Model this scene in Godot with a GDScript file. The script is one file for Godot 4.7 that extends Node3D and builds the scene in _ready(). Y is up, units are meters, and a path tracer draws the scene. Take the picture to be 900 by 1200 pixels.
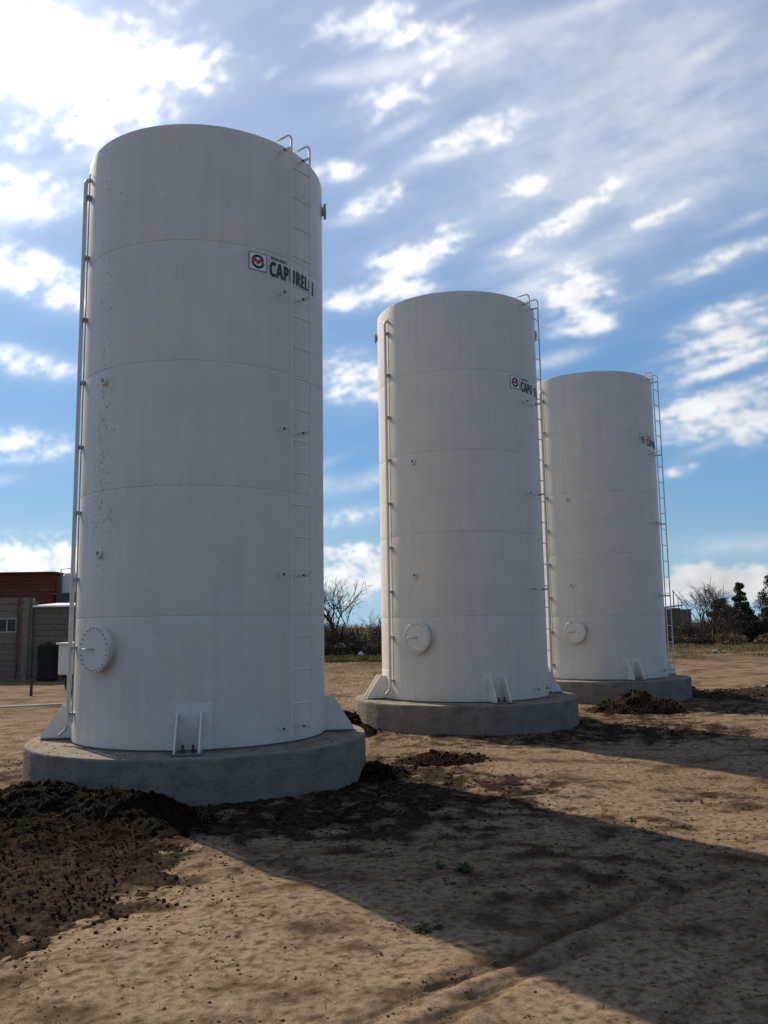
extends Node3D
# ---------------------------------------------------------------- constants
const R := 1.432           # tank radius
const COURSE := 1.35       # height of one shell course
const TOP := 6.75
const SLAB_R := 1.908
const SLAB_H := 0.438
const TANKS := [Vector2(-2.166, -10.154), Vector2(1.359, -15.011), Vector2(4.921, -19.691)]
const SUN_AZ := -38.8
const SUN_EL := 37.0

var taken := {}
var rng := RandomNumberGenerator.new()
var mats := {}
var nA := FastNoiseLite.new()
var nB := FastNoiseLite.new()
var nC := FastNoiseLite.new()
var nD := FastNoiseLite.new()
var clods := []            # shared clod meshes

# ---------------------------------------------------------------- mesh building
class Mb:
	var v := PackedVector3Array()
	var n := PackedVector3Array()
	var t := PackedVector2Array()
	var c := PackedColorArray()
	var ix := PackedInt32Array()
	func quad(a: Vector3, b: Vector3, cc: Vector3, d: Vector3):      # counter-clockwise from outside
		var nn := (b - a).cross(d - a)
		if nn.length_squared() < 1e-14: nn = (cc - a).cross(d - a)
		nn = nn.normalized()
		var k := v.size()
		v.append_array(PackedVector3Array([a, b, cc, d]))
		n.append_array(PackedVector3Array([nn, nn, nn, nn]))
		t.append_array(PackedVector2Array([Vector2(0, 1), Vector2(1, 1), Vector2(1, 0), Vector2(0, 0)]))
		ix.append_array(PackedInt32Array([k, k + 2, k + 1, k, k + 3, k + 2]))
	func tri(a: Vector3, b: Vector3, cc: Vector3):
		var nn := (b - a).cross(cc - a).normalized()
		var k := v.size()
		v.append_array(PackedVector3Array([a, b, cc]))
		n.append_array(PackedVector3Array([nn, nn, nn]))
		t.append_array(PackedVector2Array([Vector2(0, 1), Vector2(1, 1), Vector2(1, 0)]))
		ix.append_array(PackedInt32Array([k, k + 2, k + 1]))
	func box(xf: Transform3D, s: Vector3, bev := 0.0):
		var h := s * 0.5
		if bev <= 0.0:
			var p := []
			for i in 8: p.append(xf * Vector3(h.x * (1 if i & 1 else -1), h.y * (1 if i & 2 else -1), h.z * (1 if i & 4 else -1)))
			quad(p[4], p[5], p[7], p[6]); quad(p[1], p[0], p[2], p[3])
			quad(p[5], p[1], p[3], p[7]); quad(p[0], p[4], p[6], p[2])
			quad(p[6], p[7], p[3], p[2]); quad(p[0], p[1], p[5], p[4])
			return
		var q := h - Vector3.ONE * bev
		var P := func(sx, sy, sz, ax):
			var w := Vector3(q.x * sx, q.y * sy, q.z * sz)
			w[ax] = h[ax] * [sx, sy, sz][ax]
			return xf * w
		for ax in 3:
			var u := (ax + 1) % 3
			var w := (ax + 2) % 3
			for s1 in [-1, 1]:
				var g := func(su, sw):
					var e := [0, 0, 0]
					e[ax] = s1; e[u] = su; e[w] = sw
					return P.call(e[0], e[1], e[2], ax)
				if s1 > 0: quad(g.call(-1, -1), g.call(1, -1), g.call(1, 1), g.call(-1, 1))
				else: quad(g.call(-1, 1), g.call(1, 1), g.call(1, -1), g.call(-1, -1))
		for ax in 3:
			var u := (ax + 1) % 3
			var w := (ax + 2) % 3
			for su in [-1, 1]:
				for sw in [-1, 1]:
					var g := func(sa, face):
						var e := [0, 0, 0]
						e[ax] = sa; e[u] = su; e[w] = sw
						return P.call(e[0], e[1], e[2], face)
					if su * sw > 0: quad(g.call(-1, u), g.call(1, u), g.call(1, w), g.call(-1, w))
					else: quad(g.call(-1, w), g.call(1, w), g.call(1, u), g.call(-1, u))
		for sx in [-1, 1]:
			for sy in [-1, 1]:
				for sz in [-1, 1]:
					if sx * sy * sz > 0: tri(P.call(sx, sy, sz, 0), P.call(sx, sy, sz, 1), P.call(sx, sy, sz, 2))
					else: tri(P.call(sx, sy, sz, 0), P.call(sx, sy, sz, 2), P.call(sx, sy, sz, 1))
	func tube(pts: Array, radii: Array, sides := 8, caps := true):
		var m := pts.size()
		var k0 := v.size()
		var up := Vector3.UP
		for i in m:
			var d: Vector3 = (pts[mini(i + 1, m - 1)] - pts[maxi(i - 1, 0)]).normalized()
			if i == 0:
				up = Vector3.RIGHT if absf(d.y) > 0.9 else Vector3.UP
			var sx := d.cross(up).normalized()
			up = sx.cross(d).normalized()
			var r: float = radii[mini(i, radii.size() - 1)]
			for j in sides:
				var a := TAU * j / sides
				var o := sx * cos(a) + up * sin(a)
				v.append(pts[i] + o * r); n.append(o); t.append(Vector2(float(j) / sides, float(i)))
		for i in m - 1:
			for j in sides:
				var a := k0 + i * sides + j
				var b := k0 + i * sides + (j + 1) % sides
				ix.append_array(PackedInt32Array([a, b, a + sides, b, b + sides, a + sides]))
		if caps:
			for e in [0, m - 1]:
				var kk := v.size()
				var d: Vector3 = (pts[0] - pts[1]).normalized() if e == 0 else (pts[m - 1] - pts[m - 2]).normalized()
				for j in sides:
					v.append(v[k0 + e * sides + j]); n.append(d); t.append(Vector2.ZERO)
				for j in range(1, sides - 1):
					if e == 0: ix.append_array(PackedInt32Array([kk, kk + j + 1, kk + j]))
					else: ix.append_array(PackedInt32Array([kk, kk + j, kk + j + 1]))
	func lathe(prof: Array, segs := 32, xf := Transform3D.IDENTITY, smooth := false):   # Vector2(r, y), bottom to top outside
		for i in prof.size() - 1:
			var p: Vector2 = prof[i]
			var q: Vector2 = prof[i + 1]
			var nn := Vector2(q.y - p.y, p.x - q.x).normalized()
			var n0 := nn
			var n1 := nn
			if smooth:
				if i > 0: n0 = (nn + Vector2(p.y - prof[i - 1].y, prof[i - 1].x - p.x).normalized()).normalized()
				if i < prof.size() - 2: n1 = (nn + Vector2(prof[i + 2].y - q.y, q.x - prof[i + 2].x).normalized()).normalized()
			var k := v.size()
			for j in segs + 1:
				var a := TAU * j / segs
				var s := sin(a)
				var co := cos(a)
				v.append(xf * Vector3(p.x * s, p.y, p.x * co)); v.append(xf * Vector3(q.x * s, q.y, q.x * co))
				n.append((xf.basis * Vector3(n0.x * s, n0.y, n0.x * co)).normalized()); n.append((xf.basis * Vector3(n1.x * s, n1.y, n1.x * co)).normalized())
				t.append(Vector2(float(j) / segs, p.y)); t.append(Vector2(float(j) / segs, q.y))
			for j in segs:
				var o := k + j * 2
				ix.append_array(PackedInt32Array([o, o + 1, o + 2, o + 2, o + 1, o + 3]))
	func plate(poly: Array, th: float, xf: Transform3D):     # convex polygon (counter-clockwise in xy), thickness along z
		var m := poly.size()
		var h := th * 0.5
		for i in range(1, m - 1):
			tri(xf * Vector3(poly[0].x, poly[0].y, h), xf * Vector3(poly[i].x, poly[i].y, h), xf * Vector3(poly[i + 1].x, poly[i + 1].y, h))
			tri(xf * Vector3(poly[0].x, poly[0].y, -h), xf * Vector3(poly[i + 1].x, poly[i + 1].y, -h), xf * Vector3(poly[i].x, poly[i].y, -h))
		for i in m:
			var a: Vector2 = poly[i]
			var b: Vector2 = poly[(i + 1) % m]
			quad(xf * Vector3(a.x, a.y, -h), xf * Vector3(b.x, b.y, -h), xf * Vector3(b.x, b.y, h), xf * Vector3(a.x, a.y, h))
	func mesh() -> ArrayMesh:
		var ar := []
		ar.resize(Mesh.ARRAY_MAX)
		ar[Mesh.ARRAY_VERTEX] = v; ar[Mesh.ARRAY_NORMAL] = n
		if t.size() == v.size(): ar[Mesh.ARRAY_TEX_UV] = t
		if c.size() == v.size(): ar[Mesh.ARRAY_COLOR] = c
		ar[Mesh.ARRAY_INDEX] = ix
		var m := ArrayMesh.new()
		m.add_surface_from_arrays(Mesh.PRIMITIVE_TRIANGLES, ar)
		return m

func obj(called: String, m, mat: Material, parent: Node = null) -> MeshInstance3D:
	var o := MeshInstance3D.new()
	o.name = called
	o.mesh = m.mesh() if m is Mb else m
	o.material_override = mat
	if parent == null:
		o.name = numbered(called)
		add_child(o)
	else: parent.add_child(o, true)
	return o

func numbered(called: String) -> String:
	var k: int = taken.get(called, 0)
	taken[called] = k + 1
	return called if k == 0 else "%s_%03d" % [called, k]

func thing(called: String, label: String, category: String, at := Vector3.ZERO, group := "") -> Node3D:
	var o := Node3D.new()
	o.name = numbered(called)
	add_child(o)
	o.position = at
	return tag(o, label, category, group)

func tag(o: Node, label: String, category: String, group := "") -> Node:
	o.set_meta("label", label); o.set_meta("category", category)
	if group != "": o.set_meta("group", group)
	return o

func mat(key: String, col: Color, rough := 0.8, metal := 0.0) -> StandardMaterial3D:     # linear colour in
	var m := StandardMaterial3D.new()
	m.albedo_color = col.linear_to_srgb()
	m.roughness = rough; m.metallic = metal
	if rough > 0.88: m.metallic_specular = 0.08
	mats[key] = m
	return m

func noise(seed_: int, freq: float, oct := 4, ridged := false) -> FastNoiseLite:
	var f := FastNoiseLite.new()
	f.seed = seed_; f.frequency = freq; f.fractal_octaves = oct
	f.noise_type = FastNoiseLite.TYPE_SIMPLEX_SMOOTH
	if ridged: f.fractal_type = FastNoiseLite.FRACTAL_RIDGED
	return f

# grey mottled texture around 1.0: lo..hi multiplies the material colour
func mottled(seed_: int, freq: float, lo: float, hi: float, size := 512, oct := 5, tint := Color(1, 1, 1), specks := 0.0) -> ImageTexture:
	var im := noise(seed_, freq, oct).get_seamless_image(size, size)
	var im2 := noise(seed_ + 5, freq * 7.0, 3).get_seamless_image(size, size)
	im.convert(Image.FORMAT_L8); im2.convert(Image.FORMAT_L8)
	var a := im.get_data()
	var b := im2.get_data()
	var out := PackedByteArray()
	out.resize(size * size * 3)
	for i in size * size:
		var mix := clampf(((0.6 * a[i] + 0.4 * b[i]) / 255.0 - 0.5) * 1.7 + 0.5, 0.0, 1.0)
		var g := clampf(lo + (hi - lo) * mix, 0.0, 1.0)
		if specks > 0.0:
			var sp := (b[i] * 0.8 + a[i] * 0.35) / 255.0
			if sp > 0.68: g *= 1.0 - specks * minf((sp - 0.68) * 9.0, 1.0)
		var dk := 1.0 - g
		out[i * 3] = int(255.0 * (1.0 - dk * tint.r)); out[i * 3 + 1] = int(255.0 * (1.0 - dk * tint.g)); out[i * 3 + 2] = int(255.0 * (1.0 - dk * tint.b))
	var r := Image.create_from_data(size, size, false, Image.FORMAT_RGB8, out)
	r.generate_mipmaps()
	return ImageTexture.create_from_image(r)

func relief(seed_: int, freq: float, size := 512, oct := 6, ridged := false) -> ImageTexture:
	var im := noise(seed_, freq, oct, ridged).get_seamless_image(size, size)
	im.convert(Image.FORMAT_L8)
	return ImageTexture.create_from_image(im)

func world_tri(m: StandardMaterial3D, scale: float):
	m.uv1_triplanar = true; m.uv1_world_triplanar = true
	m.uv1_scale = Vector3.ONE * scale

# ---------------------------------------------------------------- sky
func sky_panorama() -> ImageTexture:
	var w := 2048
	var h := 1024
	# azimuth, elevation, half length, half width, tilt, density (degrees; the cloud patches as they stand in the sky)
	var patches := [[-17.7, 33.7, 4.6, 1.4, 10, .9], [-22.2, 34.7, 5.6, 2.1, 5, .8], [-19.8, 30.6, 2.9, .8, 15, .7], [-23.9, 26.5, 2.5, 1.1, 0, .95], [-22.6, 31.6, 1.4, .6, 0, .5], [-22.9, 21.7, 3.0, 1.2, -15, .95], [-23.5, 16.5, 3.1, .75, -5, .8], [-23.8, 11.5, 3.9, 1.1, 0, .5], [-22.5, 4.4, 4.4, 1.2, 0, 1.1],
		[-3.0, 29.5, 1.6, .55, 0, .65], [.02, 27.8, 2.6, .7, 25, .8], [-2.2, 21.7, 1.8, .65, 0, .65], [-2.1, 16.5, 2.4, 1.5, 0, 1.05], [-2.3, 7.3, 2.3, .6, 8, .65], [-2.6, 4.8, 2.9, .75, 0, .8], [-1.8, 2.7, 3.4, 1.2, 0, 1.05], [3.7, 36.9, 5.6, 1.0, -8, .5], [1.7, 33.8, 2.8, 1.0, 20, .75], [7.5, 31.4, 2.8, 1.05, 5, .95], [10.6, 28.1, 1.7, .65, 5, .95],
		[13.2, 26.1, 4.6, .7, 27, 1.1], [18.5, 25.2, 2.6, .5, 15, .8], [3.0, 24.5, 3.2, 1.1, 20, 1.0], [1.7, 22.3, 2.1, .55, 5, .75], [13.5, 21.5, 2.4, 1.9, -15, .95], [14.2, 19.2, 1.4, .45, 5, .9], [10.4, 23.9, 2.1, .7, 20, .45], [15.5, 30.8, 9.1, 3.8, 20, .30], [22.5, 27.8, 7.1, 3.2, 15, .32], [23.1, 22.3, 3.4, .65, 12, .65], [23.1, 18.5, 2.9, 1.1, 15, .85],
		[22.8, 17.5, 3.4, .30, 14, .8], [23.0, 16.7, 3.2, .28, 13, .8], [21.6, 13.3, 3.0, .30, 8, .7], [22.6, 15.7, 4.4, .38, 12, .9], [23.3, 14.3, 3.4, .47, 12, .85], [23.4, 12.4, 4.1, 1.4, 4, .85], [19.9, 13.5, 1.5, .75, 0, .5], [12.2, 17.3, 1.5, .4, 8, .7], [19.3, 9.5, 1.1, .3, 8, 1.0], [20.8, 2.6, 2.8, 1.0, 0, 1.15], [24.0, 2.2, 2.2, .8, 0, 1.05], [19.2, 1.8, 2.2, .8, 0, .95], [22.9, 4.6, 2.9, .55, 0, .35], [7.4, 35.8, 3.0, .8, 10, .35], [12.2, 35.4, 4.4, 1.3, 10, .26], [20.3, 34.2, 5.6, 1.7, 15, .2]]
	var rs := RandomNumberGenerator.new()
	rs.seed = 12
	for k in 95:           # small cloudlets strewn through the middle layer
		var ea := rs.randf_range(7.0, 44.0)
		var z := rs.randf_range(0.35, 1.15)
		patches.append([rs.randf_range(-55.0, 55.0), ea, z * rs.randf_range(1.6, 4.2), z * rs.randf_range(0.30, 0.6), rs.randf_range(4.0, 26.0), rs.randf_range(0.25, 0.48)])
	var dens := PackedFloat32Array()
	dens.resize(w * h)
	var thin := PackedFloat32Array()
	thin.resize(w * h)
	for p in patches:
		var ct := cos(deg_to_rad(p[4]))
		var st := sin(deg_to_rad(p[4]))
		var ce := cos(deg_to_rad(p[1]))
		var ext: float = 2.3 * maxf(p[2], p[3])
		var x0 := int(floor((p[0] - ext / ce) / 360.0 * w))
		var x1 := int(floor((p[0] + ext / ce) / 360.0 * w))
		var y0 := int((90.0 - p[1] - ext) / 180.0 * h)
		var y1 := int((90.0 - p[1] + ext) / 180.0 * h)
		for y in range(maxi(y0, 0), mini(y1, h / 2)):
			var dy: float = 90.0 - (y + 0.5) * 180.0 / h - p[1]
			for x in range(x0, x1):
				var dx: float = ((x + 0.5) * 360.0 / w - p[0]) * ce
				var a: float = (dx * ct + dy * st) / p[2]
				var b: float = (dy * ct - dx * st) / p[3]
				var q := a * a + b * b
				if q < 5.0:
					if p[5] < 0.5: thin[y * w + posmod(x, w)] += p[5] * exp(-q * 0.7)
					else: dens[y * w + posmod(x, w)] += p[5] * exp(-q * 0.85)
	var streak := noise(11, 1.0, 5)
	var puff := noise(23, 1.0, 6)
	puff.fractal_gain = 0.62
	streak.fractal_gain = 0.58
	var wisp := noise(29, 1.0, 4)
	wisp.fractal_gain = 0.65
	var veil := noise(37, 1.0, 4)
	var sd := sun_dir()
	var data := PackedFloat32Array()
	data.resize(w * h * 3)
	var ground := Color(0.16, 0.125, 0.09)
	for y in h:
		var el := deg_to_rad(90.0 - (y + 0.5) * 180.0 / h)
		var sy := sin(el)
		var cy := cos(el)
		var ed := rad_to_deg(el)
		# clear air by height above the horizon
		var t1 := clampf(ed / 13.0, 0, 1)
		t1 = t1 * t1 * (3.0 - 2.0 * t1)
		var t2 := clampf((ed - 9.0) / 30.0, 0, 1)
		var air := Vector3(0.42, 0.70, 0.88).lerp(Vector3(0.160, 0.44, 0.83), t1).lerp(Vector3(0.13, 0.25, 0.55), t2)
		for x in w:
			var k := (y * w + x) * 3
			if ed < -1.5:
				data[k] = ground.r; data[k + 1] = ground.g; data[k + 2] = ground.b
				continue
			var az := (x + 0.5) / w * TAU          # the panorama starts at -z
			var d := Vector3(sin(az) * cy, sy, -cos(az) * cy)
			# layer coordinates on a flat cloud deck, turned along the wind
			var f := 1.0 / (maxf(sy, 0.0) + 0.12)
			var px := d.x * f
			var pz := d.z * f
			var qx := (px * 0.80 + pz * 0.60)
			var qz := (-px * 0.60 + pz * 0.80)
			var s := streak.get_noise_2d(qx * 2.0, qz * 7.5)
			var p := puff.get_noise_3d(d.x * 13.0, d.y * 24.0, d.z * 13.0)
			var p2 := puff.get_noise_3d(d.x * 30.0 + 7.0, d.y * 52.0, d.z * 30.0)
			var ve := veil.get_noise_2d(qx * 0.6 + 40.0, qz * 1.7)
			var front := clampf((-d.z - 0.80) / 0.08, 0.0, 1.0)       # where the patches above describe the clouds
			var base := (0.22 + 0.95 * ve + 0.35 * s) * (1.0 - front) + front * (0.10 + 0.22 * ve + 0.14 * s)
			base *= 0.55 + 0.45 * clampf(ed / 20.0, 0, 1)
			var dn := dens[y * w + x]
			var wf := wisp.get_noise_2d(qx * 9.0 + 3.0, qz * 26.0)
			var frac := p * 0.80 + p2 * 0.80 + wf * 0.75 + s * 0.35
			var c := dn * 0.80 + base * 0.5 + frac * clampf(dn * 1.3 + base * 0.6 * (1.0 - front), 0.0, 1.0)
			if ed < 6.0:
				c = clampf((c - 0.30) / 0.35, 0.0, 1.0)
			else:
				c = clampf((c - 0.24) / 0.66, 0.0, 1.0)
			c = lerpf(c, c * c * (3.0 - 2.0 * c), 0.4) * 0.90
			c = maxf(c, clampf(thin[y * w + x] * (0.85 + 0.35 * s + 0.30 * wf + 0.25 * p), 0.0, 0.75))
			var halo := clampf(dn * 0.45 * (0.8 + 0.6 * s + 0.4 * wf), 0.0, 0.35)       # thin ice haze round the patches
			c = 1.0 - (1.0 - c) * (1.0 - halo * (0.4 if ed < 6.0 else 1.0))
			var vl := clampf((ed - 17.0) / 26.0, 0.0, 1.0) * clampf(0.62 + 0.5 * ve + 0.3 * s, 0.0, 1.0)   # thin high veil
			var mu := d.dot(sd)
			var ang := rad_to_deg(acos(clampf(mu, -1, 1)))
			var glow := exp(-ang * ang / 120.0) * 1.3 + exp(-ang / 28.0) * 0.62
			var col := air * (0.62 + 0.50 * exp(-ang / 42.0))
			col = col.lerp(Vector3(0.52, 0.60, 0.75), vl * 0.72)
			var white := 0.60 + 1.0 * exp(-ang / 50.0)
			var shade := clampf(0.5 + 1.2 * p, 0.0, 1.0)
			var cw := Vector3(0.93, 0.97, 1.0).lerp(Vector3(1, 1, 1), shade) * white * (0.80 + 0.20 * shade)
			if ed < 7.0: cw *= lerpf(0.80, 1.0, clampf((ed - 1.0) / 5.0 + p * 0.9, 0, 1))
			col = col.lerp(cw, c)
			col += Vector3(1.0, 0.985, 0.96) * glow * (0.55 + 0.45 * c)
			col *= 0.715
			data[k] = col.x; data[k + 1] = col.y; data[k + 2] = col.z
	var im := Image.create_from_data(w, h, false, Image.FORMAT_RGBF, data.to_byte_array())
	return ImageTexture.create_from_image(im)

func sun_dir() -> Vector3:
	var a := deg_to_rad(SUN_AZ)
	var e := deg_to_rad(SUN_EL)
	return Vector3(sin(a) * cos(e), sin(e), -cos(a) * cos(e))

# ---------------------------------------------------------------- ground
var ruts := [[Vector2(-0.75, -3.1), Vector2(-0.12, -3.83), Vector2(0.24, -4.18), Vector2(0.56, -4.47), Vector2(1.18, -5.1), Vector2(2.0, -6.0)],
	[Vector2(-0.35, -3.05), Vector2(0.22, -3.82), Vector2(0.47, -4.11), Vector2(0.80, -4.44), Vector2(1.5, -5.2), Vector2(2.2, -6.0)],
	[Vector2(0.9, -3.4), Vector2(1.7, -4.5), Vector2(2.6, -5.6)],
	[Vector2(1.2, -3.3), Vector2(2.2, -4.5), Vector2(3.2, -5.8)], [Vector2(0.9, -5.3), Vector2(1.64, -6.0), Vector2(2.4, -6.9)], [Vector2(1.3, -5.2), Vector2(2.0, -5.95), Vector2(2.9, -6.9)],
	[Vector2(-7, -17.2), Vector2(2.0, -12.4), Vector2(5.0, -11.6), Vector2(12, -11.5)],
	[Vector2(-7, -18.6), Vector2(3.5, -12.9), Vector2(6.0, -12.6), Vector2(12, -12.7)]]
# disturbed dark soil: x, z, radius, strength
var dark_spots := [[-3.1, -7.6, 1.5, 1.0], [-2.5, -6.2, 1.3, .95], [-2.9, -5.2, 1.15, .9], [-2.2, -8.0, .9, 1.0], [-1.3, -7.9, 1.1, 1.0], [-0.4, -8.3, 1.4, 1.0], [0.0, -9.6, 1.2, 1.0], [0.7, -8.9, 1.2, .85], [-4.6, -7.0, 1.6, .9], [0.3, -10.6, 1.0, .75], [1.2, -12.6, 1.0, .6], [2.6, -12.9, 1.2, .75], [4.2, -13.5, 1.6, .85], [3.4, -14.2, .9, .8], [-.6, -14.4, .9, .9], [-0.2, -13.2, .8, .6], [4.6, -15.9, 1.3, .7], [6.5, -16.6, 1.6, .7], [7.6, -18.6, 1.6, .7], [8.6, -16.6, 1.5, .6],
	[0.8, -5.7, .55, .35], [1.6, -6.2, .7, .45], [2.2, -7.2, .8, .45], [0.2, -7.4, 1.1, .55], [1.1, -8.3, 1.0, .5], [2.9, -5.6, .9, .4], [3.2, -8.4, .6, .4], [-4.6, -10.6, 1.0, .6], [-1.2, -5.4, .35, .3], [-0.9, -6.2, .4, .35], [-5.5, -8.6, 1.2, .9]]

func seg_dist(p: Vector2, a: Vector2, b: Vector2) -> float:
	var ab := b - a
	var t := clampf((p - a).dot(ab) / ab.length_squared(), 0, 1)
	return (p - a - ab * t).length()

func dark_at(x: float, z: float) -> float:
	var s := 0.0
	for q in dark_spots:
		var dx: float = x - q[0]
		var dz: float = z - q[1]
		var rr: float = q[2] * q[2]
		var d2 := dx * dx + dz * dz
		if d2 < rr * 2.6: s = maxf(s, q[3] * clampf(1.35 - d2 / rr, 0, 1))
	return s

func lines(lo: float, hi: float, step: float, far_lo: float, far_hi: float, ratio: float) -> PackedFloat32Array:
	var out := []
	var x := lo
	var s := step
	while x > far_lo:
		s *= ratio; x -= s
		out.append(x)
	out.reverse()
	var k := int((hi - lo) / step)
	for i in k + 1: out.append(lo + (hi - lo) * i / k)
	x = hi; s = step
	while x < far_hi:
		s *= ratio; x += s
		out.append(x)
	return PackedFloat32Array(out)

func ground_h(x: float, z: float, dk: float) -> float:
	var near := clampf(2.2 - Vector2(x, z).length() / 22.0, 0.25, 1.0)
	var h := nA.get_noise_2d(x, z) * 0.05
	h += nB.get_noise_2d(x, z) * 0.011 * (1.0 + 2.0 * dk)
	var c := nC.get_noise_2d(x, z)
	h += c * 0.0045 * near * (0.5 + maxf(nA.get_noise_2d(x * 2.2 + 70.0, z * 2.2) * 2.0, 0.0) + 4.0 * dk)
	return h

func make_ground():
	var xs := lines(-4.2, 4.4, 0.025, -600, 600, 1.042)
	var zs := lines(-8.6, -3.2, 0.022, -700, 200, 1.015)
	var z2 := []
	for i in zs.size():
		if zs[i] < -3.2 or i % 7 == 0 or i == zs.size() - 1: z2.append(zs[i])
	zs = PackedFloat32Array(z2)
	var nx := xs.size()
	var nz := zs.size()
	var v := PackedVector3Array(); v.resize(nx * nz)
	var n := PackedVector3Array(); n.resize(nx * nz)
	var c := PackedColorArray(); c.resize(nx * nz)
	var tan := Color(0.222, 0.168, 0.112)
	var pale := Color(0.276, 0.213, 0.146)
	var brown := Color(0.085, 0.058, 0.036)
	var soil := Color(0.026, 0.019, 0.014)
	var green := Color(0.048, 0.052, 0.018)
	var straw := Color(0.12, 0.085, 0.042)
	for j in nz:
		var z := zs[j]
		for i in nx:
			var x := xs[i]
			var dist := absf(x) + absf(z)
			var dk := 0.0
			var h := 0.0
			var rut := 0.0
			var e := nD.get_noise_2d(x, z)
			if dist < 45.0:
				dk = dark_at(x, z)
				dk = clampf((dk - 0.36 + 0.75 * e + 0.35 * nB.get_noise_2d(x * 1.7 + 50.0, z * 1.7)) * 1.9, 0.0, 1.0) if dk > 0.0 else 0.0
				h = ground_h(x, z, dk)
				if z > -19.0 and z < -2.8:
					var p := Vector2(x, z)
					for li in ruts.size():
						var l: Array = ruts[li]
						var best := 9.0
						for k in l.size() - 1:
							var a: Vector2 = l[k]
							var b: Vector2 = l[k + 1]
							if x < minf(a.x, b.x) - 0.4 or x > maxf(a.x, b.x) + 0.4 or z < minf(a.y, b.y) - 0.4 or z > maxf(a.y, b.y) + 0.4: continue
							best = minf(best, seg_dist(p, a, b))
						if best < 0.4:
							var wob := best + 0.03 * e
							var g := exp(-wob * wob / (0.0030 if li < 2 else 0.0055))
							var on := clampf(0.6 + 1.5 * nA.get_noise_2d(x * 2.0 + 9.0 * li, z * 2.0), 0.0, 1.0) * (1.0 if li < 2 else 0.5) * clampf((7.5 + z) / 2.0 if li < 6 else 1.0, 0.0, 1.0) * clampf((-z - 1.0) / 2.0, 0.0, 1.0)
							h += on * (-(0.030 if li < 2 else 0.018) * g + 0.007 * exp(-pow(wob - 0.10, 2) / 0.0016) + 0.007 * g * signf(sin((x + z * 1.4) * 55.0)))
							rut = maxf(rut, g * on)
			else:
				h = nA.get_noise_2d(x * 0.1, z * 0.1) * 0.12
			v[j * nx + i] = Vector3(x, h, z)
			# matter: sand, trodden earth, dug dark soil, straw and weeds
			var m1 := clampf(0.5 + 0.9 * nA.get_noise_2d(x * 0.8 + 31.0, z * 0.8 - 7.0) + 0.35 * e, 0, 1)
			var col := tan.lerp(pale, m1)
			var m2 := clampf(1.5 * nB.get_noise_2d(x * 0.45 - 13.0, z * 0.9 + 3.0) + 0.9 * e - 0.02, 0, 1)
			col = col.lerp(brown, m2 * 1.1 if m2 < 0.9 else 0.95)
			if dist < 45.0:
				col = col.lerp(brown, rut * 0.8)
				col = col.lerp(soil.lerp(brown, clampf(e * 0.9, 0.0, 0.6)), dk)
				var sp := nC.get_noise_2d(x * 1.3 + 77.0, z * 1.3)
				if sp > 0.22: col = col.lerp(brown, minf((sp - 0.22) * 3.5, 0.8))
			if z < -24.0:
				var gz := clampf((-z - 24.0) / 14.0, 0, 1)
				var g2 := clampf(nA.get_noise_2d(x * 0.35 + 5.0, z * 0.2) * 1.6 + nB.get_noise_2d(x * 0.2, z * 0.12) * 0.8 - 0.35 + 0.55 * gz * clampf((-z - 33.0) / 6.0, 0, 1), 0, 1)
				col = col.lerp(green.lerp(straw, clampf(0.45 + e, 0, 1)), g2 * gz)
			if z < -29.0: col = col.lerp(brown, clampf((-z - 29.0) / 12.0, 0, 1) * clampf(0.42 + 0.9 * e + 0.5 * nB.get_noise_2d(x * 0.3 + 8.0, z * 0.3), 0, 0.85))
			if z < -47.0: col = col.lerp(Color(0.07, 0.06, 0.03), clampf((-z - 47.0) / 8.0, 0, 0.8))
			c[j * nx + i] = col
	for j in nz:
		for i in nx:
			var a := v[j * nx + maxi(i - 1, 0)]
			var b := v[j * nx + mini(i + 1, nx - 1)]
			var d := v[maxi(j - 1, 0) * nx + i]
			var f := v[mini(j + 1, nz - 1) * nx + i]
			n[j * nx + i] = (f - d).cross(b - a).normalized()
	var ix := PackedInt32Array()
	ix.resize((nx - 1) * (nz - 1) * 6)
	var k := 0
	for j in nz - 1:
		for i in nx - 1:
			var o := j * nx + i
			ix[k] = o; ix[k + 1] = o + 1; ix[k + 2] = o + nx
			ix[k + 3] = o + 1; ix[k + 4] = o + nx + 1; ix[k + 5] = o + nx
			k += 6
	var ar := []
	ar.resize(Mesh.ARRAY_MAX)
	ar[Mesh.ARRAY_VERTEX] = v; ar[Mesh.ARRAY_NORMAL] = n; ar[Mesh.ARRAY_COLOR] = c; ar[Mesh.ARRAY_INDEX] = ix
	var m := ArrayMesh.new()
	m.add_surface_from_arrays(Mesh.PRIMITIVE_TRIANGLES, ar)
	var o := obj("ground", m, mats.earth)
	o.set_meta("kind", "structure")
	o.set_meta("label", "bare sandy earth with dug soil and tyre tracks")

func ground_at(x: float, z: float) -> float:
	return ground_h(x, z, 0.0)

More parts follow.
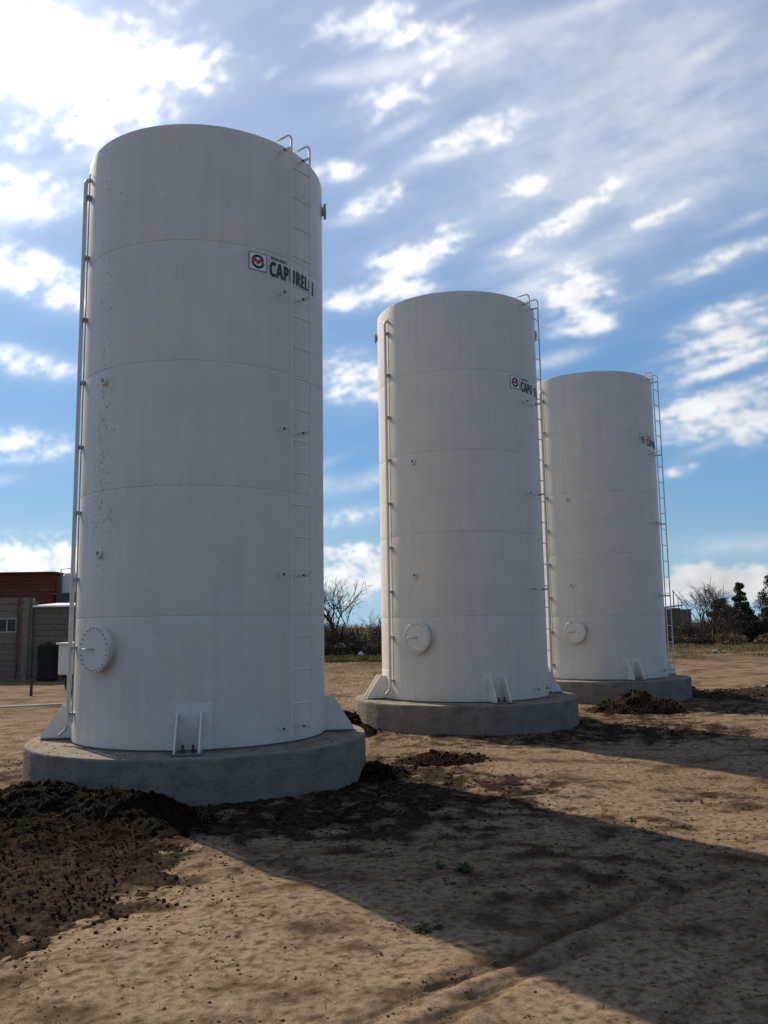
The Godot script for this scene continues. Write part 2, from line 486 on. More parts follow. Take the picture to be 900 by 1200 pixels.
# low lumpy heap of soil: mounds = [x, z, radius, height]
func soil_heap(label: String, lo: Vector2, hi: Vector2, mounds: Array, step: float, rough: float, cols: Array, n_clods: int, clod: Vector2, n_straw: int, seed_: int, group := ""):
	var root := thing("soil_heap", label, "soil heap", Vector3((lo.x + hi.x) / 2, 0, (lo.y + hi.y) / 2), group)
	var lump := noise(seed_, 4.5, 5)
	var lump2 := noise(seed_ + 1, 16.0, 4)
	var hf := func(x: float, z: float) -> float:
		var s := -0.09
		for m in mounds:
			var wx: float = x + 0.16 * m[2] * lump.get_noise_2d(x * 0.7 + 9.0, z * 0.7)
			var d2: float = ((wx - m[0]) * (wx - m[0]) + (z - m[1]) * (z - m[1])) / (m[2] * m[2])
			if d2 < 1.8: s = maxf(s, m[3] * (1.0 - d2) * (1.0 - 0.25 * d2) if d2 < 1.0 else m[3] * (1.0 - d2) * 0.9)
		return s + rough * (0.50 + 3.5 * clampf(s, 0.0, 0.2)) * (lump.get_noise_2d(x, z) * 0.62 + lump2.get_noise_2d(x, z) * 0.42)
	var nx := int((hi.x - lo.x) / step) + 1
	var nz := int((hi.y - lo.y) / step) + 1
	var b := Mb.new()
	var at := root.position
	for j in nz:
		for i in nx:
			var x := lo.x + i * step
			var z := lo.y + j * step
			var h: float = hf.call(x, z)
			var edge := mini(mini(i, nx - 1 - i), mini(j, nz - 1 - j))
			if edge < 4: h = minf(h, -0.03 * (4 - edge))
			b.v.append(Vector3(x, maxf(h, -0.12), z) - at)
			var mix := clampf(0.45 + 0.8 * lump2.get_noise_2d(x * 0.8 + 30.0, z * 0.8) + 0.4 * lump.get_noise_2d(x + 3.0, z), 0, 1)
			var dry := clampf((z + 6.9 + 1.1 * lump.get_noise_2d(x * 0.5, z * 0.5 + 20.0)) * 1.4, 0.0, 1.0) if seed_ == 401 else 0.0
			b.c.append(cols[0].lerp(cols[1], mix).lerp(Color(0.058, 0.041, 0.027).lerp(Color(0.026, 0.018, 0.012), mix), dry))
	for j in nz:
		for i in nx:
			var dx := b.v[j * nx + mini(i + 1, nx - 1)] - b.v[j * nx + maxi(i - 1, 0)]
			var dz := b.v[mini(j + 1, nz - 1) * nx + i] - b.v[maxi(j - 1, 0) * nx + i]
			b.n.append(dz.cross(dx).normalized())
	for j in nz - 1:
		for i in nx - 1:
			var o := j * nx + i
			b.ix.append_array(PackedInt32Array([o, o + 1, o + nx, o + 1, o + nx + 1, o + nx]))
	obj("mound", b, mats.soil, root)
	if n_clods > 0:
		var xf := []
		var cc := []
		for k in n_clods * 4:
			var x := rng.randf_range(lo.x, hi.x)
			var z := rng.randf_range(lo.y, hi.y)
			var h: float = hf.call(x, z)
			if h < 0.0 and rng.randf() > 0.12: continue
			if h < -0.05: continue
			var s: float = lerpf(clod.x, clod.y, pow(rng.randf(), 2.5))
			xf.append(Transform3D(Basis.from_euler(Vector3(rng.randf() * TAU, rng.randf() * TAU, 0)).scaled(Vector3(s, s * 0.75, s)), Vector3(x, maxf(h, ground_at(x, z)) + s * 0.25, z) - at))
			var cl: Color = cols[0].lerp(cols[1], rng.randf())
			cc.append(cl.lerp(Color(0.050, 0.035, 0.023), rng.randf_range(0.3, 0.9)) if seed_ == 401 and z > -6.9 else cl)
			if xf.size() >= n_clods: break
		scatter("clod", clods[0], xf, cc, mats.soil, root)
	if n_straw > 0:
		var xf := []
		var cc := []
		for k in n_straw * 5:
			var x := rng.randf_range(lo.x, hi.x)
			var z := rng.randf_range(lo.y, hi.y)
			var h: float = hf.call(x, z)
			if h < 0.01: continue
			var l := rng.randf_range(0.04, 0.16)
			xf.append(Transform3D(Basis.from_euler(Vector3(rng.randf_range(-1.2, 1.2), rng.randf() * TAU, rng.randf_range(-0.9, 0.9))) * Basis.from_scale(Vector3(1, l, 1)), Vector3(x, h - 0.01, z) - at))
			cc.append(Color(0.20, 0.15, 0.09).lerp(Color(0.045, 0.034, 0.02), rng.randf()))
			if xf.size() >= n_straw: break
		scatter("straw", blade_mesh(), xf, cc, mats.vertex, root)
	return root

func blade_mesh() -> ArrayMesh:
	var b := Mb.new()
	b.tube([Vector3.ZERO, Vector3(0.01, 0.55, 0), Vector3(0.04, 1.0, 0.01)], [0.0032, 0.0026, 0.0008], 3, false)
	return b.mesh()

func scatter(called: String, m: Mesh, xf: Array, cc: Array, mt: Material, parent: Node = null) -> MultiMeshInstance3D:
	var mm := MultiMesh.new()
	mm.transform_format = MultiMesh.TRANSFORM_3D
	mm.use_colors = true
	mm.mesh = m
	mm.instance_count = xf.size()
	for i in xf.size():
		mm.set_instance_transform(i, xf[i]); mm.set_instance_color(i, cc[i])
	var o := MultiMeshInstance3D.new()
	o.multimesh = mm
	o.material_override = mt
	o.set_meta("kind", "stuff")
	if parent == null:
		o.name = numbered(called)
		add_child(o)
	else:
		o.name = called
		parent.add_child(o, true)
	return o

func clod_mesh(seed_: int) -> ArrayMesh:
	var f := noise(seed_, 0.9, 2)
	var st := SurfaceTool.new()
	var sp := SphereMesh.new()
	sp.radial_segments = 9; sp.rings = 5; sp.radius = 1.0; sp.height = 2.0
	var ar := sp.get_mesh_arrays()
	var vv: PackedVector3Array = ar[Mesh.ARRAY_VERTEX]
	for i in vv.size():
		vv[i] *= 0.78 + 0.55 * f.get_noise_3d(vv[i].x * 1.6, vv[i].y * 1.6, vv[i].z * 1.6)
	st.begin(Mesh.PRIMITIVE_TRIANGLES)
	st.set_smooth_group(-1)
	for i in ar[Mesh.ARRAY_INDEX]: st.add_vertex(vv[i])
	st.generate_normals()
	return st.commit()

# ---------------------------------------------------------------- tank
func on(a: float, r: float, y: float) -> Vector3:
	return Vector3(r * sin(a), y, r * cos(a))

func frame(a: float, r: float, y: float) -> Transform3D:      # x along the shell, y up, z outwards
	return Transform3D(Basis(Vector3.UP, a), on(a, r, y))

func bent(b: Mb, tris: Array, a0: float, y0: float, off: float):     # flat triangles (x, y) laid round the shell
	for i in range(0, tris.size(), 3):
		var q := []
		for k in 3: q.append(on(a0 + tris[i + k].x / R, R + off, y0 + tris[i + k].y))
		var nn := on(a0 + tris[i].x / R, 1.0, 0.0)
		if (q[1] - q[0]).cross(q[2] - q[0]).dot(nn) > 0: b.tri(q[0], q[1], q[2])
		else: b.tri(q[0], q[2], q[1])

func stroke(pts: Array, w: float, tris: Array):
	for i in pts.size() - 1:
		var d: Vector2 = (pts[i + 1] - pts[i]).normalized()
		var p := Vector2(-d.y, d.x) * w * 0.5
		var e := d * w * 0.22
		var a: Vector2 = pts[i] - e
		var c: Vector2 = pts[i + 1] + e
		tris.append_array([a - p, c - p, c + p, a - p, c + p, a + p])

func text_bent(s: String, a0: float, y0: float, width: float, height: float, off: float, weight: int) -> ArrayMesh:
	var f := SystemFont.new()
	f.font_names = PackedStringArray(["Droid Sans"])
	f.font_weight = weight
	var tm := TextMesh.new()
	var fv := FontVariation.new()
	fv.base_font = f; fv.variation_embolden = 0.5 if height > 0.1 else 0.2
	tm.text = s; tm.font = fv; tm.font_size = 96; tm.pixel_size = 0.01; tm.depth = 0.0; tm.curve_step = 0.5
	var ar := tm.get_mesh_arrays()
	var vv: PackedVector3Array = ar[Mesh.ARRAY_VERTEX]
	var lo := Vector2(1e9, 1e9)
	var hi := -lo
	for p in vv:
		lo = lo.min(Vector2(p.x, p.y)); hi = hi.max(Vector2(p.x, p.y))
	var out := PackedVector3Array()
	var nn := PackedVector3Array()
	for p in vv:
		var a := a0 + (p.x - lo.x) / (hi.x - lo.x) * width / R
		out.append(on(a, R + off, y0 + (p.y - lo.y) / (hi.y - lo.y) * height)); nn.append(on(a, 1, 0))
	var br := []
	br.resize(Mesh.ARRAY_MAX)
	br[Mesh.ARRAY_VERTEX] = out; br[Mesh.ARRAY_NORMAL] = nn; br[Mesh.ARRAY_INDEX] = ar[Mesh.ARRAY_INDEX]
	var m := ArrayMesh.new()
	m.add_surface_from_arrays(Mesh.PRIMITIVE_TRIANGLES, br)
	return m

func shell_course(k: int, wav: FastNoiseLite) -> Mb:
	var b := Mb.new()
	var segs := 180
	var y0 := k * COURSE + (0.014 if k == 0 else 0.0)
	var y1 := (k + 1) * COURSE
	var ys := [y0, y0 + 0.005]
	for i in range(1, 10): ys.append(y0 + 0.005 + (y1 - y0 - 0.010) * i / 10.0)
	ys.append_array([y1 - 0.005, y1])
	for i in ys.size():
		for j in segs + 1:
			var a := TAU * j / segs
			var r := R + 0.0035 * wav.get_noise_3d(sin(a) * 3.0, ys[i] * 1.6, cos(a) * 3.0)
			if i == 0 or i == ys.size() - 1: r -= 0.0065
			b.v.append(on(a, r, ys[i]))
			b.t.append(Vector2(float(j) / segs, 1.0 - ys[i] / TOP))
	var w := segs + 1
	for i in ys.size():
		for j in w:
			var l := b.v[i * w + (j - 1 if j > 0 else segs - 1)]
			var r2 := b.v[i * w + (j + 1 if j < segs else 1)]
			var d := b.v[maxi(i - 1, 0) * w + j]
			var u := b.v[mini(i + 1, ys.size() - 1) * w + j]
			b.n.append((r2 - l).cross(u - d).normalized())
	for i in ys.size() - 1:
		for j in segs:
			var o := i * w + j
			b.ix.append_array(PackedInt32Array([o, o + w, o + 1, o + 1, o + w, o + w + 1]))
	return b

func make_tank(idx: int, label: String, shell_mat: Material, bracket_turn: float, print_turn: float):
	var at: Vector2 = TANKS[idx]
	var root := thing("storage_tank", label, "tank", Vector3(at.x, SLAB_H + 0.004, at.y), "white steel tanks standing in a row")
	var wav := noise(70 + idx, 0.55, 3)
	for k in 5: obj("shell_course", shell_course(k, wav), shell_mat, root)
	var b := Mb.new()
	b.lathe([Vector2(R - 0.006, TOP - 0.001), Vector2(R - 0.03, TOP + 0.006), Vector2(R * 0.6, TOP + 0.05), Vector2(0.001, TOP + 0.09)], 96)
	obj("roof", b, mats.paint, root)
	b = Mb.new()
	b.lathe([Vector2(R - 0.05, -0.002), Vector2(R - 0.012, -0.002), Vector2(R - 0.012, 0.03)], 120)
	obj("bottom_ring", b, mats.bolt, root)
	# ladder
	var la := deg_to_rad(51.6)
	var lf := frame(la, 1.616, 0.0)
	var rails := Mb.new()
	for s in [-1.0, 1.0]:
		var pts := []
		var top := TOP - 0.02
		for y in [0.10, 1.5, 3.0, 4.5, 6.0, top]: pts.append(lf * Vector3(s * 0.15, y, 0))
		for q in range(1, 7):
			var an := PI * 0.5 * q / 6.0
			pts.append(lf * Vector3(s * 0.15, top + 0.075 * sin(an), -0.075 * (1.0 - cos(an))))
		pts.append(lf * Vector3(s * 0.15, top + 0.068, -0.26))
		rails.tube(pts, [0.0125], 8)
	var lad := obj("ladder", rails, mats.paint, root)
	for k in 18:
		var y := 0.425 + k * 0.3515
		b = Mb.new()
		b.tube([lf * Vector3(-0.15, y, 0), lf * Vector3(0.15, y, 0)], [0.0085], 6, false)
		obj("rung", b, mats.paint, lad)
	for y in [0.166, 1.78, 3.375, 4.94, 6.64]:
		for s in [-1.0, 1.0]:
			b = Mb.new()
			var p := lf * Vector3(s * 0.15, y, 0)
			var rad := lf * Vector3(s * 0.15, y, -(1.616 - R) - 0.012)
			b.box(Transform3D(lf.basis, (p + rad) * 0.5), Vector3(0.010, 0.035, p.distance_to(rad)), 0.002)
			obj("standoff", b, mats.paint, lad)
			b = Mb.new()
			var mid := lf * Vector3(s * 0.15, y, -0.10)
			b.tube([mid - lf.basis.x * 0.018, mid + lf.basis.x * 0.018], [0.013], 6)
			obj("bolt", b, mats.rust, lad)
	# manhole
	var mf := frame(deg_to_rad(-34.6), R - 0.03, 1.02)
	var out := Transform3D(mf.basis * Basis(Vector3.RIGHT, PI * 0.5), mf.origin)     # local y outwards
	b = Mb.new()
	b.lathe([Vector2(0.205, 0.0), Vector2(0.205, 0.085), Vector2(0.242, 0.085), Vector2(0.244, 0.087), Vector2(0.244, 0.103), Vector2(0.15, 0.103)], 48, out)
	var man := obj("manhole", b, mats.paint, root)
	b = Mb.new()
	b.lathe([Vector2(0.15, 0.104), Vector2(0.242, 0.104), Vector2(0.244, 0.106), Vector2(0.244, 0.119), Vector2(0.241, 0.122), Vector2(0.0005, 0.122)], 48, out)
	obj("cover", b, mats.paint, man)
	for k in 24:
		var an := TAU * k / 24.0
		b = Mb.new()
		var c := out * Vector3(0.218 * cos(an), 0.1225, 0.218 * sin(an))
		b.tube([c, c + out.basis.y * 0.013], [0.0095], 6)
		obj("bolt", b, mats.grey_bolt, man)
	b = Mb.new()
	var hp := []
	for q in [[-0.15, 0.122], [-0.15, 0.155], [-0.135, 0.165], [-0.015, 0.165], [0.0, 0.155], [0.0, 0.122]]: hp.append(mf * Vector3(q[0], 0.0, q[1]))
	b.tube(hp, [0.0075], 8)
	obj("handle", b, mats.steel, man)
	# threaded couplings
	for y in [3.91, 2.02]:
		var cf := frame(deg_to_rad(-36.8), R - 0.01, y)
		var co := Transform3D(cf.basis * Basis(Vector3.RIGHT, PI * 0.5), cf.origin)
		b = Mb.new()
		b.lathe([Vector2(0.047, 0.0), Vector2(0.047, 0.046), Vector2(0.044, 0.05), Vector2(0.029, 0.05), Vector2(0.026, 0.047), Vector2(0.026, 0.016)], 24, co)
		var cp := obj("coupling", b, mats.paint, root)
		b = Mb.new()
		b.lathe([Vector2(0.026, 0.03), Vector2(0.0005, 0.034)], 16, co)
		obj("plug", b, mats.steel, cp)
	# level pipe with brackets
	var pa := deg_to_rad(-60.5)
	var pr := 1.490
	var pp := []
	var pf := frame(pa, pr, 0.0)
	for y in [0.20, 1.3, 2.6, 3.9, 5.2, 6.44]: pp.append(pf * Vector3(0, y, 0))
	for q in range(1, 7):
		var an := PI * 0.5 * q / 6.0
		pp.append(pf * Vector3(0, 6.44 + 0.06 * sin(an), -0.06 * (1.0 - cos(an))))
	pp.append(pf * Vector3(0, 6.50, -0.09))
	b = Mb.new()
	b.tube(pp, [0.0245], 12)
	var pipe := obj("level_pipe", b, mats.paint, root)
	b = Mb.new()
	b.tube([pf * Vector3(0.055, 0.22, -0.035), pf * Vector3(0.055, 3.2, -0.035), pf * Vector3(0.055, 6.53, -0.035), pf * Vector3(0.052, 6.555, -0.04), pf * Vector3(0.03, 6.56, -0.045)], [0.0075], 6)
	obj("gauge_rod", b, mats.steel, pipe)
	for y in [0.32, 1.03, 1.78, 2.52, 3.27, 4.02, 4.77, 5.52, 6.27]:
		b = Mb.new()
		b.box(Transform3D(pf.basis, pf * Vector3(0.01, y, -0.036)), Vector3(0.10, 0.03, 0.066), 0.002)
		obj("bracket", b, mats.steel, pipe)
	b = Mb.new()
	b.tube([pf * Vector3(0, 0.21, 0), pf * Vector3(0.0, 0.15, 0.02), pf * Vector3(-0.01, 0.09, 0.085)], [0.022, 0.022, 0.018], 10)
	obj("drain_elbow", b, mats.steel, pipe)
	# flanged nozzles near the rim, on both flanks
	for a in [92.5, -91.5]:
		var nf := frame(deg_to_rad(a), R - 0.02, 6.46)
		var no := Transform3D(nf.basis * Basis(Vector3.RIGHT, PI * 0.5), nf.origin)
		b = Mb.new()
		b.lathe([Vector2(0.057, 0.0), Vector2(0.057, 0.045)], 24, no)
		var nz := obj("nozzle", b, mats.paint, root)
		b = Mb.new()
		b.lathe([Vector2(0.04, 0.042), Vector2(0.095, 0.042), Vector2(0.097, 0.044), Vector2(0.097, 0.07), Vector2(0.095, 0.072), Vector2(0.05, 0.072), Vector2(0.05, 0.03)], 32, no)
		obj("flange", b, mats.steel, nz)
	# anchor brackets
	for q in 4:
		var ga := deg_to_rad(bracket_turn + 90.0 * q)
		b = Mb.new()
		var ang := 0.155
		for j in 10:
			var a0 := ga - ang + 2.0 * ang * j / 10.0
			var a1 := ga - ang + 2.0 * ang * (j + 1) / 10.0
			b.quad(on(a0, R + 0.008, 0.014), on(a1, R + 0.008, 0.014), on(a1, R + 0.008, 0.465), on(a0, R + 0.008, 0.465))
			b.quad(on(a0, R + 0.008, 0.465), on(a1, R + 0.008, 0.465), on(a1, R - 0.004, 0.467), on(a0, R - 0.004, 0.467))
		b.quad(on(ga - ang, R - 0.004, 0.014), on(ga - ang, R + 0.008, 0.014), on(ga - ang, R + 0.008, 0.465), on(ga - ang, R - 0.004, 0.465))
		b.quad(on(ga + ang, R + 0.008, 0.014), on(ga + ang, R - 0.004, 0.014), on(ga + ang, R - 0.004, 0.465), on(ga + ang, R + 0.008, 0.465))
		var pad := obj("anchor_bracket", b, mats.paint, root)
		var gf := frame(ga, R, 0.0)
		for s in [-1.0, 1.0]:
			b = Mb.new()
			# profile in (outwards, up)
			var side := Transform3D(Basis(gf.basis.z, gf.basis.y, -gf.basis.x), gf * Vector3(s * 0.118, 0, 0))
			b.plate([Vector2(-0.01, 0.020), Vector2(0.335, 0.020), Vector2(0.335, 0.045), Vector2(0.115, 0.385), Vector2(-0.01, 0.385)], 0.014, side)
			obj("gusset", b, mats.paint, pad)
		b = Mb.new()
		b.box(Transform3D(gf.basis, gf * Vector3(0, 0.0105, 0.175)), Vector3(0.29, 0.018, 0.33), 0.002)
		obj("base_plate", b, mats.bolt, pad)
		for s in [-0.045, 0.055]:
			b = Mb.new()
			var bp := gf * Vector3(s, 0.018, 0.22)
			b.tube([bp, bp + Vector3(0, 0.026, 0)], [0.026], 6)
			b.tube([bp + Vector3(0, 0.02, 0), bp + Vector3(0, 0.075, 0)], [0.013], 8)
			obj("anchor_bolt", b, mats.rust, pad)
	# painted name and emblem
	var name_a := deg_to_rad(40.2 + print_turn)
	var let := obj("lettering", text_bent("CAPURELL", name_a, 5.118, 0.722, 0.175, 0.0045, 800), mats.black_print, root)
	b = Mb.new()
	bent(b, [Vector2(0.745, 0.004), Vector2(0.778, 0.004), Vector2(0.778, 0.171), Vector2(0.745, 0.004), Vector2(0.778, 0.171), Vector2(0.745, 0.171)], name_a, 5.118, 0.0045)
	obj("letter_i", b, mats.black_print, let)
	obj("small_lettering", text_bent("METALURGICA", name_a + 0.008, 5.318, 0.235, 0.032, 0.0045, 700), mats.black_print, root)
	b = Mb.new()
	var e0 := deg_to_rad(34.3 + print_turn)
	var tr := []
	for i in 8:
		var xa := -0.105 + 0.21 * i / 8.0
		var xb := -0.105 + 0.21 * (i + 1) / 8.0
		tr.append_array([Vector2(xa, -0.098), Vector2(xb, -0.098), Vector2(xb, 0.098), Vector2(xa, -0.098), Vector2(xb, 0.098), Vector2(xa, 0.098)])
	bent(b, tr, e0, 5.245, 0.0040)
	var em := obj("emblem", b, mats.white_print, root)
	tr = []
	var fr := []
	for cnr in [[0.09, 0.083, 0.0], [-0.09, 0.083, 90.0], [-0.09, -0.083, 180.0], [0.09, -0.083, 270.0]]:
		for q in 4:
			var an := deg_to_rad(cnr[2] + 30.0 * q)
			fr.append(Vector2(cnr[0], cnr[1]) + Vector2(cos(an), sin(an)) * 0.018)
	fr.append(fr[0])
	stroke(fr, 0.0075, tr)
	b = Mb.new()
	bent(b, tr, e0, 5.245, 0.0062)
	obj("border", b, mats.black_print, em)
	for rg in [[25.0, 165.0], [205.0, 345.0]]:
		tr = []
		var arc := []
		for q in 13:
			var an := deg_to_rad(lerpf(rg[0], rg[1], q / 12.0))
			arc.append(Vector2(cos(an), sin(an)) * 0.066)
		stroke(arc, 0.028, tr)
		b = Mb.new()
		bent(b, tr, e0, 5.245, 0.0062)
		obj("ring_arc", b, mats.black_print, em)
	tr = []
	stroke([Vector2(-0.066, -0.028), Vector2(-0.048, 0.030), Vector2(-0.002, -0.016), Vector2(0.040, 0.034), Vector2(0.064, -0.028)], 0.030, tr)
	b = Mb.new()
	bent(b, tr, e0, 5.245, 0.0082)
	obj("letter_m", b, mats.red_print, em)
	return root

func make_plinth(idx: int, label: String):
	var at: Vector2 = TANKS[idx]
	var root := thing("concrete_plinth", label, "plinth", Vector3(at.x, 0, at.y), "round concrete plinths under the tanks")
	var f := noise(200 + idx * 7, 1.0, 5)
	var b := Mb.new()
	var segs := 260
	var prof := [Vector2(SLAB_R, -0.25)]
	for i in 13: prof.append(Vector2(SLAB_R, -0.02 + (SLAB_H - 0.005) * i / 12.0))
	prof.append(Vector2(SLAB_R - 0.004, SLAB_H - 0.004)); prof.append(Vector2(SLAB_R - 0.016, SLAB_H))
	for r in [1.86, 1.8, 1.72, 1.64, 1.56, 1.48, 1.40, 0.01]: prof.append(Vector2(r, SLAB_H))
	for i in prof.size():
		for j in segs + 1:
			var a := TAU * (j % segs) / segs
			var p: Vector2 = prof[i]
			var q := on(a, p.x, p.y)
			var w := f.get_noise_3d(q.x * 1.5, q.y * 1.5, q.z * 1.5)
			var w2 := f.get_noise_3d(q.x * 9.0, q.y * 9.0, q.z * 9.0)
			if i < 14: q = on(a, p.x + 0.006 * w + 0.0025 * w2 + 0.0025 * signf(sin(a * 26.0)) , p.y)
			elif i < 16: q = on(a, p.x + 0.006 * w + 0.004 * w2 - 0.03 * maxf(w2 - 0.28, 0.0), p.y + 0.003 * w2)
			elif p.x > 1.5: q.y += 0.005 * w + 0.004 * w2
			b.v.append(q)
	var wd := segs + 1
	for i in prof.size():
		for j in wd:
			var l := b.v[i * wd + (j - 1 if j > 0 else segs - 1)]
			var r2 := b.v[i * wd + (j + 1 if j < segs else 1)]
			var d := b.v[maxi(i - 1, 0) * wd + j]
			var u := b.v[mini(i + 1, prof.size() - 1) * wd + j]
			b.n.append((r2 - l).cross(u - d).normalized())
	for i in prof.size() - 1:
		for j in segs:
			var o := i * wd + j
			b.ix.append_array(PackedInt32Array([o, o + wd, o + 1, o + 1, o + wd, o + wd + 1]))
	obj("block", b, mats.concrete, root)
	# dried mortar crumbs left on the top
	var xf := []
	var cc := []
	for k in 170:
		var a := rng.randf() * TAU
		var r := rng.randf_range(1.5, 1.88)
		var s := rng.randf_range(0.004, 0.014)
		xf.append(Transform3D(Basis.from_euler(Vector3(rng.randf() * 6, rng.randf() * 6, 0)).scaled(Vector3(s, s * 0.6, s)), on(a, r, SLAB_H + s * 0.3)))
		cc.append(Color(0.30, 0.27, 0.22).lerp(Color(0.12, 0.09, 0.06), rng.randf()))
	scatter("mortar_crumbs", clods[1], xf, cc, mats.vertex, root)
	return root

# ---------------------------------------------------------------- plants
func grow(b: Mb, p: Vector3, d: Vector3, l: float, r: float, depth: int, spread: float, lift: float, minr: float):
	var pts := [p]
	var rr := [r]
	var q := p
	var dd := d
	for k in 3:
		dd = (dd + Vector3(rng.randfn(), rng.randfn() * 0.5 + lift, rng.randfn()) * 0.13).normalized()
		q += dd * l / 3.0
		pts.append(q); rr.append(maxf(r * (1.0 - 0.13 * (k + 1)), minr))
	b.tube(pts, rr, 6 if depth > 3 else (4 if depth > 1 else 3), false)
	if depth == 0: return
	var n := rng.randi_range(2, 3) + (1 if depth < 3 else 0)
	for k in n:
		var ax := Vector3(rng.randfn(), rng.randfn(), rng.randfn()).cross(dd).normalized()
		var nd := dd.rotated(ax, rng.randf_range(0.25, 1.0) * spread)
		var from: Vector3 = pts[3] if k == 0 else pts[rng.randi_range(1, 3)]
		grow(b, from, nd, l * rng.randf_range(0.62, 0.86), maxf(r * rng.randf_range(0.5, 0.66), minr), depth - 1, spread, lift, minr)

func bare_tree(at: Vector3, h: float, stems: int, seed_: int, label: String, minr: float, group := "", lean := Vector3.ZERO):
	rng.seed = seed_
	var root := thing("bare_tree", label, "tree", at, group)
	var tk := Mb.new()
	var cr := Mb.new()
	for s in stems:
		var d := (Vector3(rng.randf_range(-0.35, 0.35), 1, rng.randf_range(-0.3, 0.3)) + lean).normalized()
		var p0 := Vector3(rng.randf_range(-0.12, 0.12) * stems, -0.1, rng.randf_range(-0.1, 0.1))
		var p1 := p0 + d * h * 0.14
		var p2 := p1 + (d + Vector3(rng.randfn() * 0.1, 0.1, 0)).normalized() * h * 0.13
		tk.tube([p0, p1, p2], [h * 0.022, h * 0.018, h * 0.015], 7, false)
		for k in 3:
			var nd := d.rotated(Vector3(rng.randfn(), 0.2 * rng.randfn(), rng.randfn()).normalized(), rng.randf_range(0.15, 0.65))
			grow(cr, p2 if k < 2 else p1, nd, h * 0.26, h * 0.012, 4, 0.85, 0.25, minr)
	obj("trunk", tk, mats.bark, root)
	obj("crown", cr, mats.bark, root)

func leaves(b: Mb, c: Vector3, rad: Vector3, n: int, size: float, cols: Array, hollow := 0.35):
	for k in n:
		var d := Vector3(rng.randfn(), rng.randfn(), rng.randfn()).normalized()
		var q := c + d * rad * pow(rng.randf_range(hollow * hollow * hollow, 1.0), 0.34)
		var ax := Vector3(rng.randfn(), rng.randfn(), rng.randfn()).normalized()
		var u := ax.cross(Vector3(rng.randfn(), rng.randfn(), rng.randfn())).normalized() * size * rng.randf_range(0.6, 1.3)
		var w := ax.cross(u).normalized() * size * rng.randf_range(0.25, 0.5)
		b.quad(q - u - w * 0.3, q - w, q + u, q + w)
		var col: Color = cols[0].lerp(cols[1], rng.randf())
		for i in 4: b.c.append(col)

func evergreen(at: Vector3, h: float, w: float, seed_: int, label: String, shape: float, group := ""):
	rng.seed = seed_
	var root := thing("evergreen_tree", label, "tree", at, group)
	var tk := Mb.new()
	tk.tube([Vector3(0, -0.1, 0), Vector3(0.05, h * 0.4, 0), Vector3(0, h * 0.93, 0)], [h * 0.025, h * 0.016, h * 0.004], 7, false)
	var b := Mb.new()
	var levels := 13
	for k in levels:
		var t := (k + 0.5) / levels
		var rr := w * (pow(1.0 - t, shape) * 0.9 + 0.07) * (0.6 + 0.7 * rng.randf())
		var n := maxi(3, int(7.0 * (1.0 - t)) + 2)
		for s in n:
			var a := rng.randf() * TAU
			var rc := rr * rng.randf_range(0.25, 0.95)
			var c := Vector3(cos(a) * rc, h * (0.14 + 0.84 * t) + rng.randf_range(-0.05, 0.05) * h, sin(a) * rc)
			var cs := w * rng.randf_range(0.22, 0.40) * (1.15 - 0.55 * t)
			tk.tube([Vector3(0, c.y - cs * 0.3, 0), c], [0.025, 0.008], 3, false)
			leaves(b, c, Vector3(cs, cs * 0.8, cs), 190, 0.085, [Color(0.020, 0.032, 0.014), Color(0.050, 0.062, 0.024)])
	obj("trunk", tk, mats.bark, root)
	obj("crown", b, mats.leaf, root)

func bush(at: Vector3, w: float, h: float, seed_: int, kind: int, label: String, group: String):
	rng.seed = seed_
	var root := thing("scrub_bush", label, "bush", at, group)
	var tw := Mb.new()
	var b := Mb.new()
	for k in 16:
		var a := rng.randf() * TAU
		var d := Vector3(cos(a) * rng.randf_range(0.1, 0.8), 1.0, sin(a) * rng.randf_range(0.1, 0.6)).normalized()
		var p := Vector3(cos(a) * w * 0.25 * rng.randf(), -0.05, sin(a) * w * 0.2 * rng.randf())
		grow(tw, p, d, h * rng.randf_range(0.36, 0.52), 0.022, 2, 0.8, 0.2, 0.009)
	var cols: Array = [[Color(0.030, 0.026, 0.016), Color(0.075, 0.058, 0.030)], [Color(0.022, 0.030, 0.014), Color(0.055, 0.060, 0.025)], [Color(0.09, 0.062, 0.030), Color(0.19, 0.13, 0.06)]][kind]
	for k in 15:
		var a := rng.randf() * TAU
		var rr := sqrt(rng.randf())
		var c := Vector3(cos(a) * w * 0.5 * rr, h * rng.randf_range(0.1, 0.85 - 0.35 * rr), sin(a) * w * 0.4 * rr)
		var s := h * rng.randf_range(0.14, 0.27)
		leaves(b, c, Vector3(s * 1.2, s, s * 1.2), 95 if kind < 2 else 60, 0.065, cols, 0.2)
	obj("stems", tw, mats.bark, root)
	obj("foliage", b, mats.leaf, root)

